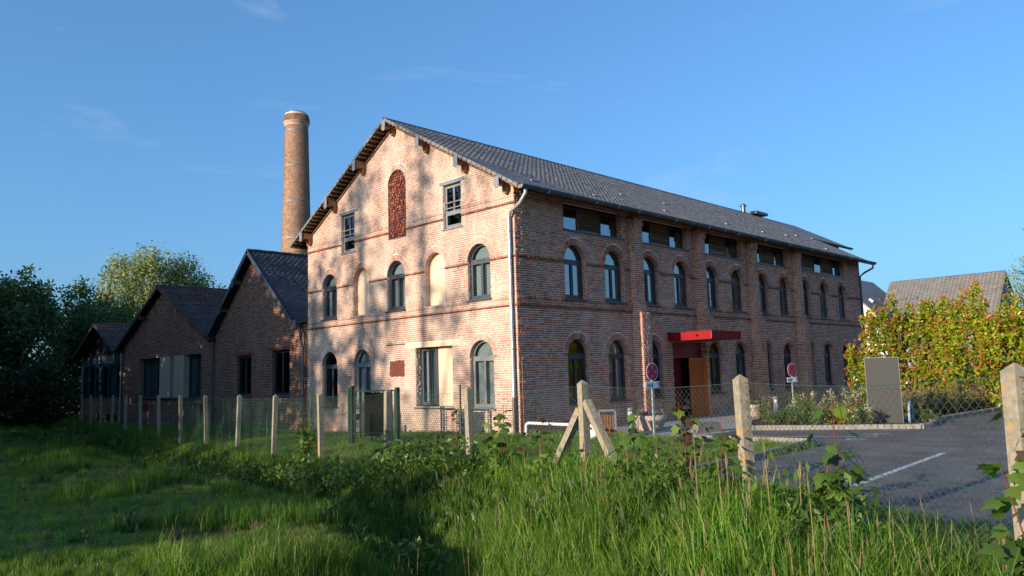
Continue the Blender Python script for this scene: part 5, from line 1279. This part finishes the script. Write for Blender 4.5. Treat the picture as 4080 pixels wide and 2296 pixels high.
# maple saplings along the fence: lobed leaves, each an object
def lobed_leaf(m):
    mb = MB(); P = [(0, 0), (.18, .10), (.46, .06), (.40, .26), (.52, .52), (.26, .52), (0, 1.0), (-.26, .52), (-.52, .52), (-.40, .26), (-.46, .06), (-.18, .10)]
    V = [(0, .35, .0)] + [(a, b, -.10 * abs(a) - .12 * (b - .35) ** 2) for a, b in P]
    mb.add(V, [(0, i, i % 12 + 1) for i in range(1, 13)]); me = mb.mesh('leaf', recalc=False); me.materials.append(M[m]); return me
LEAF = {m: lobed_leaf(m) for m in ('sapling_leaf', 'sapling_leaf_red')}
def sapling(loc, h, n, label, m='sapling_leaf', size=.13, stems=3, spread=.35, red=.0):
    x, y = loc; z = float(ground_h(x, y)); t = thing('maple_sapling', label, 'sapling', (x, y, z), group='maple saplings along the fence')
    q = MB(); sp = []
    for k in range(stems):
        a = random.uniform(0, 6.28); r = spread * random.uniform(.1, .9) if k else 0; hh = h * (1 if k == 0 else random.uniform(.55, .9))
        pts = [(0, 0, -.05), (r * .4 * math.cos(a), r * .4 * math.sin(a), hh * .45), (r * math.cos(a), r * math.sin(a), hh)]; q.tube(pts, [.007, .005, .003], 5); sp.append([np.array(p_) for p_ in pts])
    q.build('stem', 'red_stem', t)
    for i in range(n):
        s = sp[i % stems]; u = random.uniform(.22, 1.0); c = s[0] * (1 - u) ** 2 + 2 * s[1] * u * (1 - u) + s[2] * u * u if False else (s[0] + (s[1] - s[0]) * u * 2 if u < .5 else s[1] + (s[2] - s[1]) * (u - .5) * 2)
        az = random.uniform(0, 6.28); pet = random.uniform(.04, .14); d = Vector((math.cos(az), math.sin(az), random.uniform(-.1, .5)))
        o = bpy.data.objects.new('leaf', LEAF['sapling_leaf_red' if random.random() < red else m]); COL.objects.link(o); o.parent = t
        o.location = Vector(c) + d * pet; L = size * random.uniform(.75, 1.35) * (1.3 - .45 * u)
        o.scale = (L, L, L); o.rotation_euler = (R(random.uniform(-75, 0)), R(random.uniform(-30, 30)), az - math.pi / 2)
for a in (((-.36, -6.55), 1.15, 60, 'bushy leafy sapling left of the green gate', .15, 5, .45, 0),
          ((3.75, -7.25), .80, 42, 'dark sapling at the foot of the post by the gate', .15, 4, .4, .05),
          ((5.75, -7.45), 1.15, 34, 'thin purplish sapling against the left side of a post', .13, 4, .3, .25),
          ((7.3, -7.85), 1.10, 46, 'bright green sapling right of the post below the mill corner', .14, 5, .4, .05),
          ((8.05, -7.85), .95, 28, 'small reddish sapling in front of the white rail', .12, 3, .3, .35),
          ((10.1, -8.5), .98, 34, 'green sapling right of the concrete brace', .13, 3, .3, .05),
          ((10.8, -8.75), 1.08, 44, 'dark purplish sapling below the round sign', .13, 4, .32, .55),
          ((11.5, -9.15), .86, 24, 'small sapling leaning on the second large post', .12, 3, .25, .25),
          ((12.87, -9.9), 1.12, 44, 'lone broad-leaved sapling in front of the parking bay', .135, 4, .25, .15),
          ((14.35, -11.05), 1.3, 36, 'sapling climbing the post at the right picture edge', .13, 4, .25, .05)):
    sapling(a[0], a[1], int(a[2] * 2.0), a[3], 'sapling_leaf', a[4] * .85, a[5], a[6], a[7])
brs = ((-2.7, -7.35, .75, .55, 'sapling_leaf', 'bright leafy bush on the bank left of centre'), (-1.0, -7.5, .8, .42, 'weed_leaf', 'dark bramble on the bank below the leafy sapling'), (1.2, -7.6, .8, .45, 'weed_leaf', 'dark bramble below the green gate'), (2.6, -7.9, .75, .5, 'weed_leaf', 'dark bramble right of the gate post'), (4.3, -8.1, .8, .5, 'weed_leaf', 'dark bramble in the ditch left of the lit bank'), (5.2, -7.7, .6, .62, 'weed_leaf', 'bramble at the foot of the fourth post'), (6.7, -8.0, .6, .55, 'sapling_leaf', 'sunlit leafy weeds left of the braced post'), (9.0, -8.4, .55, .42, 'sapling_leaf', 'leafy weeds right below the braced post'), (10.5, -9.0, .5, .5, 'sapling_leaf', 'tangle of leaves below the purplish sapling'), (11.2, -9.3, .45, .5, 'weed_leaf', 'tangle of leaves left of the second large post'), (12.75, -10.1, .45, .5, 'weed_leaf', 'leafy weeds around the lone sapling'), (-6.3, -6.8, .9, .4, 'weed_leaf', 'dark bramble far left on the ditch bank'), (-10, -6.2, 1.0, .45, 'weed_leaf', 'dark bramble on the far bank before the slate annex'), (8.2, -10.3, .5, .35, 'weed_leaf', 'dark weeds in the hollow at the bottom centre'))
for bx_, by_, w_, h_, m_, lb_ in brs:
    tree('bramble_bush', lb_, (bx_, by_), [(0, 0, h_ * .5, w_, w_ * .6, h_ * .55), (w_ * .5, .1, h_ * .35, w_ * .6, w_ * .5, h_ * .4), (-w_ * .5, -.1, h_ * .4, w_ * .6, w_ * .5, h_ * .45)], .01, .085, int(1500 * w_), m_, .5, 'brambles and weeds on the bank', clump=.10, trunks=5, limb=False)
# ------------------------------------------------------------------ trees behind the viewer that throw the dappled shade
def shade_tree(base, lobes, n, label, leaf=.42, trunk=.3):
    return tree('broadleaf_tree', label, base, lobes, trunk, leaf, n, 'dark_leaf', .1, 'tall trees behind the viewpoint', clump=.45, per=7)
def rand_lobes(h, w, zlo, n, seed):
    g = random.Random(seed); L = []
    for i in range(n):
        z = g.uniform(zlo, h - 1.2); k = 1 - .5 * (z / h) ** 2; L.append((g.uniform(-w, w) * k, g.uniform(-2, 2), z, g.uniform(1.3, 2.2), g.uniform(1.3, 2.2), g.uniform(1.1, 2.0)))
    return L
for i, x in enumerate((-56, -51.5, -47, -42.5, -38, -33.5, -29, -24.8, -20.6, -16.6)):
    h = (13.5, 13.5, 13.5, 13.5, 13.5, 13.5, 12.6, 12.2, 13, 11)[i]
    shade_tree((x, -17.0 + (i % 2) * .8), rand_lobes(h, 2.5, .8, 26, i), 7000, ('leftmost', 'second', 'third', 'fourth', 'fifth', 'sixth', 'seventh', 'eighth', 'ninth', 'last')[i] + ' broadleaf tree of the belt left of the viewpoint', .5)
for i, x in enumerate((-24, -19.5)):
    shade_tree((x, -41), rand_lobes(17, 3.0, 2.0, 22, 60 + i), 3500, ('left', 'right')[i] + ' one of two tall trees far behind the viewpoint', .55)
shade_tree((-13.2, -39), rand_lobes(16.5, 1.8, 3.0, 18, 41), 2300, 'loose-crowned tree at the right end of the tall row', .5)
shade_tree((-10.2, -41), [(0, 0, 10.5, 1.1, 1, 1.6), (.8, 0, 13.2, .9, .9, 1.5), (-.6, 0, 16, .8, .8, 1.6), (1.4, 0, 9, .8, .8, 1.0), (0, 0, 18.0, .6, .6, 1.2)], 1000, 'slim tree with a narrow crown right of the tall row', .45)
shade_tree((-6.6, -40), [(0, 0, 18.2, .55, .6, 1.6), (-.4, 0, 15.6, .5, .6, 1.2), (.9, 0, 12.3, .7, .7, 1.0), (1.8, 0, 10.2, .6, .6, .9), (2.6, 0, 16.1, .4, .5, .6)], 520, 'thin half-bare tree standing alone behind the viewpoint', .4, .16)
for i, x in enumerate((-13, -10, -7.2, -4.4, -1.6, 1.2, 3.4)):
    tree('hedge_bush', ('first', 'second', 'third', 'fourth', 'fifth', 'sixth', 'last')[i] + ' tall hedge bush from the left behind the viewpoint', (x, -38.5), [(0, 0, 1.6, 1.8, 1.4, 1.8), (0, 0, 4.0, 1.6, 1.3, 1.9), (random.uniform(-.6, .6), 0, 5.6, 1.1, 1.0, 1.1 + .3 * (i % 3))], .1, .5, 1900, 'dark_leaf', .2, 'tall hedge behind the viewpoint', clump=.35, per=7)
for i, (x, y, h) in enumerate(((34, 6, 7.5), (38, 14, 8.5), (36, 22, 7), (41, 31, 9), (39, 41, 8))):
    tree('broadleaf_tree', ('nearest', 'second', 'third', 'fourth', 'farthest')[i] + ' tree beyond the right side of the car park', (x, y), [(0, 0, h * .62, 2.6, 2.6, h * .33), (.8, 1.2, h * .45, 2.3, 2.3, h * .3), (-.6, -1.5, h * .5, 2.2, 2.2, h * .3)], .22, .34, 4500, 'oak_leaf', .2, 'trees beyond the car park', clump=.35)
# ------------------------------------------------------------------ grass (one object per kind of sward, instanced tufts)
def tuft_mesh(name, nb, h, spread, lean, w, mats_, heads=0, broad=False, seed=0, hj=.4):
    g = np.random.default_rng(seed); V = []; F = []; mi = []; n = 0
    for i in range(nb):
        a, r = g.uniform(0, 6.283), spread * math.sqrt(g.uniform()); bx, by = r * math.cos(a), r * math.sin(a)
        H = h * g.uniform(1 - hj, 1 + hj * .5); az = g.uniform(0, 6.283); ln = lean * g.uniform(.3, 1.3) * H; dx, dy = math.cos(az), math.sin(az)
        ww = w * g.uniform(.7, 1.3); fa = g.uniform(0, 6.283); sx, sy = -math.sin(fa), math.cos(fa)
        pts = [(0, 0, 1.0), (.30, .35, .95), (.62, .70, .7), (1.0, .93, .0)]
        for (t, zz, wf) in pts[:-1]:
            px_, py_ = bx + dx * ln * t * t, by + dy * ln * t * t; hw = ww * wf * (1.9 * math.sin(math.pi * min(.95, t + .25)) if broad else 1)
            V += [(px_ - sx * hw, py_ - sy * hw, H * zz), (px_ + sx * hw, py_ + sy * hw, H * zz)]
        V.append((bx + dx * ln, by + dy * ln, H * (.98 if not broad else .85)))
        F += [(n, n + 1, n + 3), (n, n + 3, n + 2), (n + 2, n + 3, n + 5), (n + 2, n + 5, n + 4), (n + 4, n + 5, n + 6)]; mi += [0] * 5; n += 7
    for i in range(heads):
        a, r = g.uniform(0, 6.283), spread * math.sqrt(g.uniform()); bx, by = r * math.cos(a), r * math.sin(a); H = h * g.uniform(1.25, 1.75); az = g.uniform(0, 6.283); ln = .16 * H * g.uniform(.3, 1.6); dx, dy = math.cos(az), math.sin(az)
        P = [(bx + dx * ln * t * t, by + dy * ln * t * t, H * t) for t in (0, .5, .82)]; sx, sy = -dy * .0018, dx * .0018
        for q in P: V += [(q[0] - sx, q[1] - sy, q[2]), (q[0] + sx, q[1] + sy, q[2])]
        F += [(n, n + 1, n + 3), (n, n + 3, n + 2), (n + 2, n + 3, n + 5), (n + 2, n + 5, n + 4)]; mi += [1] * 4; n += 6
        c = np.array(P[-1]); d = np.array([dx * ln * .5, dy * ln * .5, H * .2]); hw = .0055 * g.uniform(.7, 1.5)
        for ang in (0, 1.57):
            s_ = np.array([math.cos(az + ang), math.sin(az + ang), 0]) * hw
            V += [tuple(c), tuple(c + d * .4 + s_), tuple(c + d), tuple(c + d * .4 - s_)]; F += [(n, n + 1, n + 2), (n, n + 2, n + 3)]; mi += [1] * 2; n += 4
    me = mesh_np(name, V, F, mi)
    for m in mats_: me.materials.append(M[m])
    return me
def scatter(name, label, P, rot, scl, idx, tufts):
    """points with rotation, scale and tuft index -> one object carrying instanced tufts"""
    me = bpy.data.meshes.new(name); me.vertices.add(len(P)); me.vertices.foreach_set('co', np.asarray(P, np.float32).ravel())
    for nm, tp, arr in (('rotz', 'FLOAT', rot), ('scl', 'FLOAT', scl), ('tid', 'INT', idx)):
        at_ = me.attributes.new(nm, tp, 'POINT'); at_.data.foreach_set('value', np.asarray(arr, np.float32 if tp == 'FLOAT' else np.int32))
    o = link(name, me, None); o['kind'] = 'stuff'; o['label'] = label; o['category'] = 'grass'
    col = bpy.data.collections.new(name + '_tufts')
    for i, t in enumerate(tufts):
        q = bpy.data.objects.new('tuft_%02d' % i, t); col.objects.link(q)
    ng = bpy.data.node_groups.new(name, 'GeometryNodeTree'); ng.interface.new_socket('Geometry', in_out='INPUT', socket_type='NodeSocketGeometry'); ng.interface.new_socket('Geometry', in_out='OUTPUT', socket_type='NodeSocketGeometry')
    N, L = ng.nodes, ng.links; gi, go = N.new('NodeGroupInput'), N.new('NodeGroupOutput'); mp_ = N.new('GeometryNodeMeshToPoints'); ip_ = N.new('GeometryNodeInstanceOnPoints'); ci = N.new('GeometryNodeCollectionInfo')
    ci.inputs['Collection'].default_value = col; ci.inputs['Separate Children'].default_value = True; ci.inputs['Reset Children'].default_value = True
    def attr(nm, tp): a = N.new('GeometryNodeInputNamedAttribute'); a.data_type = tp; a.inputs['Name'].default_value = nm; return a
    ra, sa, ta = attr('rotz', 'FLOAT'), attr('scl', 'FLOAT'), attr('tid', 'INT')
    cx_ = N.new('ShaderNodeCombineXYZ'); L.new(ra.outputs['Attribute'], cx_.inputs['Z'])
    L.new(gi.outputs[0], mp_.inputs['Mesh']); L.new(mp_.outputs[0], ip_.inputs['Points']); L.new(ci.outputs[0], ip_.inputs['Instance']); ip_.inputs['Pick Instance'].default_value = True
    L.new(ta.outputs['Attribute'], ip_.inputs['Instance Index']); L.new(cx_.outputs[0], ip_.inputs['Rotation']); L.new(sa.outputs['Attribute'], ip_.inputs['Scale']); L.new(ip_.outputs[0], go.inputs[0])
    md = o.modifiers.new('tufts', 'NODES'); md.node_group = ng
    return o
def pts_in(x0, x1, y0, y1, dens):
    n = int((x1 - x0) * (y1 - y0) * dens); return rng.uniform(x0, x1, n), rng.uniform(y0, y1, n)
def in_view(x, y, pad=.25):
    r = np.stack([x - CAM[0], y - CAM[1], np.full_like(x, -1.2)], 1); zf = r @ np.array(cf); h = (r @ np.array(cr)) / np.maximum(zf, .01)
    return (zf > .8) & (abs(h) < .663 + pad)
GB = ['grass_blade', 'seed_head']
tufts = [tuft_mesh('t', 36, .24, .13, .45, .0032, GB, 0, seed=1), tuft_mesh('t', 36, .28, .13, .40, .0032, GB, 0, seed=2), tuft_mesh('t', 32, .32, .12, .35, .0034, GB, 0, seed=3), tuft_mesh('t', 42, .18, .14, .6, .0032, ['lawn_blade', 'seed_head'], 0, seed=4),
         tuft_mesh('t', 18, .20, .13, .7, .014, ['weed_leaf', 'seed_head'], 0, True, 5), tuft_mesh('t', 22, .26, .15, .6, .011, ['weed_leaf', 'seed_head'], 0, True, 6), tuft_mesh('t', 26, .34, .12, .3, .0034, GB, 2, seed=7), tuft_mesh('t', 34, .36, .12, .35, .0036, GB, 0, seed=8), tuft_mesh('t', 26, .16, .15, .9, .012, ['weed_leaf', 'seed_head'], 0, True, 9), tuft_mesh('t', 30, .22, .13, .7, .003, ['seed_head', 'seed_head'], 0, seed=10)]
Xs, Ys = [], []
for (dens, dlo, dhi, box) in ((190, 2.0, 9.5, (1, 20, -20, -4)), (70, 9.5, 17, (-6, 16, -22, -1)), (22, 17, 34, (-24, 12, -22, 2)), (6, 34, 75, (-66, 0, -26, 2))):
    x, y = pts_in(box[0], box[1], box[2], box[3], dens); d = np.hypot(x - CAM[0], y - CAM[1]); k = (d >= dlo) & (d < dhi) & in_view(x, y) & (fence_s(x, y) > -.55); Xs.append(x[k]); Ys.append(y[k])
x = np.concatenate(Xs); y = np.concatenate(Ys); s = fence_s(x, y); d = np.hypot(x - CAM[0], y - CAM[1])
patch = np.sin(x * 1.1 + 2.3 * np.sin(y * .7)) * np.cos(y * .9 + 1.7 * np.sin(x * .5)); u = rng.uniform(0, 1, len(x))
right = np.clip((x - 6.5) / 2.0, 0, 1)                                # rank growth on the right-hand bank, short turf on the path
tall = np.clip(1.15 - abs(s - .8) / 2.4, 0, 1) * (.35 + .65 * right)
meadow = np.clip((s - 2.3) / .8, 0, 1) * (1 - np.clip((x - 8.5) / 1.5, 0, 1))
scl = (.52 + .55 * tall) * (1 + .25 * patch) * rng.uniform(.7, 1.35, len(x)); scl = np.where(meadow > .5, np.where((patch > .5) & (s < 5), .75, .40) * rng.uniform(.7, 1.3, len(x)), scl)
tid = np.select([u < .22, u < .42, u < .58, u < .74, u < .80, u < .88, u < .91], [0, 1, 2, 3, 4, 5, 6], 7)
dit = (s > .6) & (meadow < .5) & (x < 8); tid = np.where(dit & (u > .45), np.where(u > .72, 4, 5), tid); tid = np.where((meadow > .5) & (patch < .5), np.where(u < .12, 8, np.where(u < .2, 9, 3)), tid)
tid = np.where((np.sin(x * 2.1 + y) * np.cos(y * 2.7 - x) > .55) & (meadow < .5), np.where(u > .5, 4, 5), tid)
scl *= np.where(d > 17, 1.35, np.where(d > 9.5, 1.08, 1.0)) * np.where(d > 34, 1.4, 1)
scatter('meadow_grass', 'long unmown grass and weeds covering the bank and meadow', np.stack([x, y, ground_h(x, y) - .01], 1), rng.uniform(0, 6.28, len(x)), scl, tid, tufts)
LB = ['lawn_blade', 'seed_head']
lt_ = [tuft_mesh('l', 40, .085, .13, .7, .004, LB, 0, seed=21), tuft_mesh('l', 40, .11, .13, .7, .004, LB, 0, seed=22), tuft_mesh('l', 34, .14, .12, .6, .0045, LB, 0, seed=23)]
x, y = pts_in(-14, 8, -8, 1.3, 75); s = fence_s(x, y); k = (s < -.3) & in_view(x, y) & ~((x > -.1) & (y > .85)) & ~((y > -.05) & (x < .05)) & (x < 7.95 - .02 * y) & (y < 1.3); x, y = x[k], y[k]
x2, y2 = pts_in(-40, -14, -6, 0, 14); k = (fence_s(x2, y2) < -.3) & in_view(x2, y2) & (y2 < -.1); x2, y2 = x2[k], y2[k]
x3, y3 = pts_in(7.9, 20, -13, -3, 60); s3 = fence_s(x3, y3); k = (s3 < -.3) & (s3 > -2.6) & in_view(x3, y3); x3, y3 = x3[k], y3[k]
sc_ = np.concatenate([rng.uniform(.7, 1.3, len(x)), rng.uniform(1.6, 2.6, len(x2)), rng.uniform(1.2, 2.2, len(x3))]); x = np.concatenate([x, x2, x3]); y = np.concatenate([y, y2, y3])
scatter('lawn_grass', 'short mown lawn between the fence and the mill', np.stack([x, y, ground_h(x, y) - .005], 1), rng.uniform(0, 6.28, len(x)), sc_, rng.integers(0, 3, len(x)), lt_)
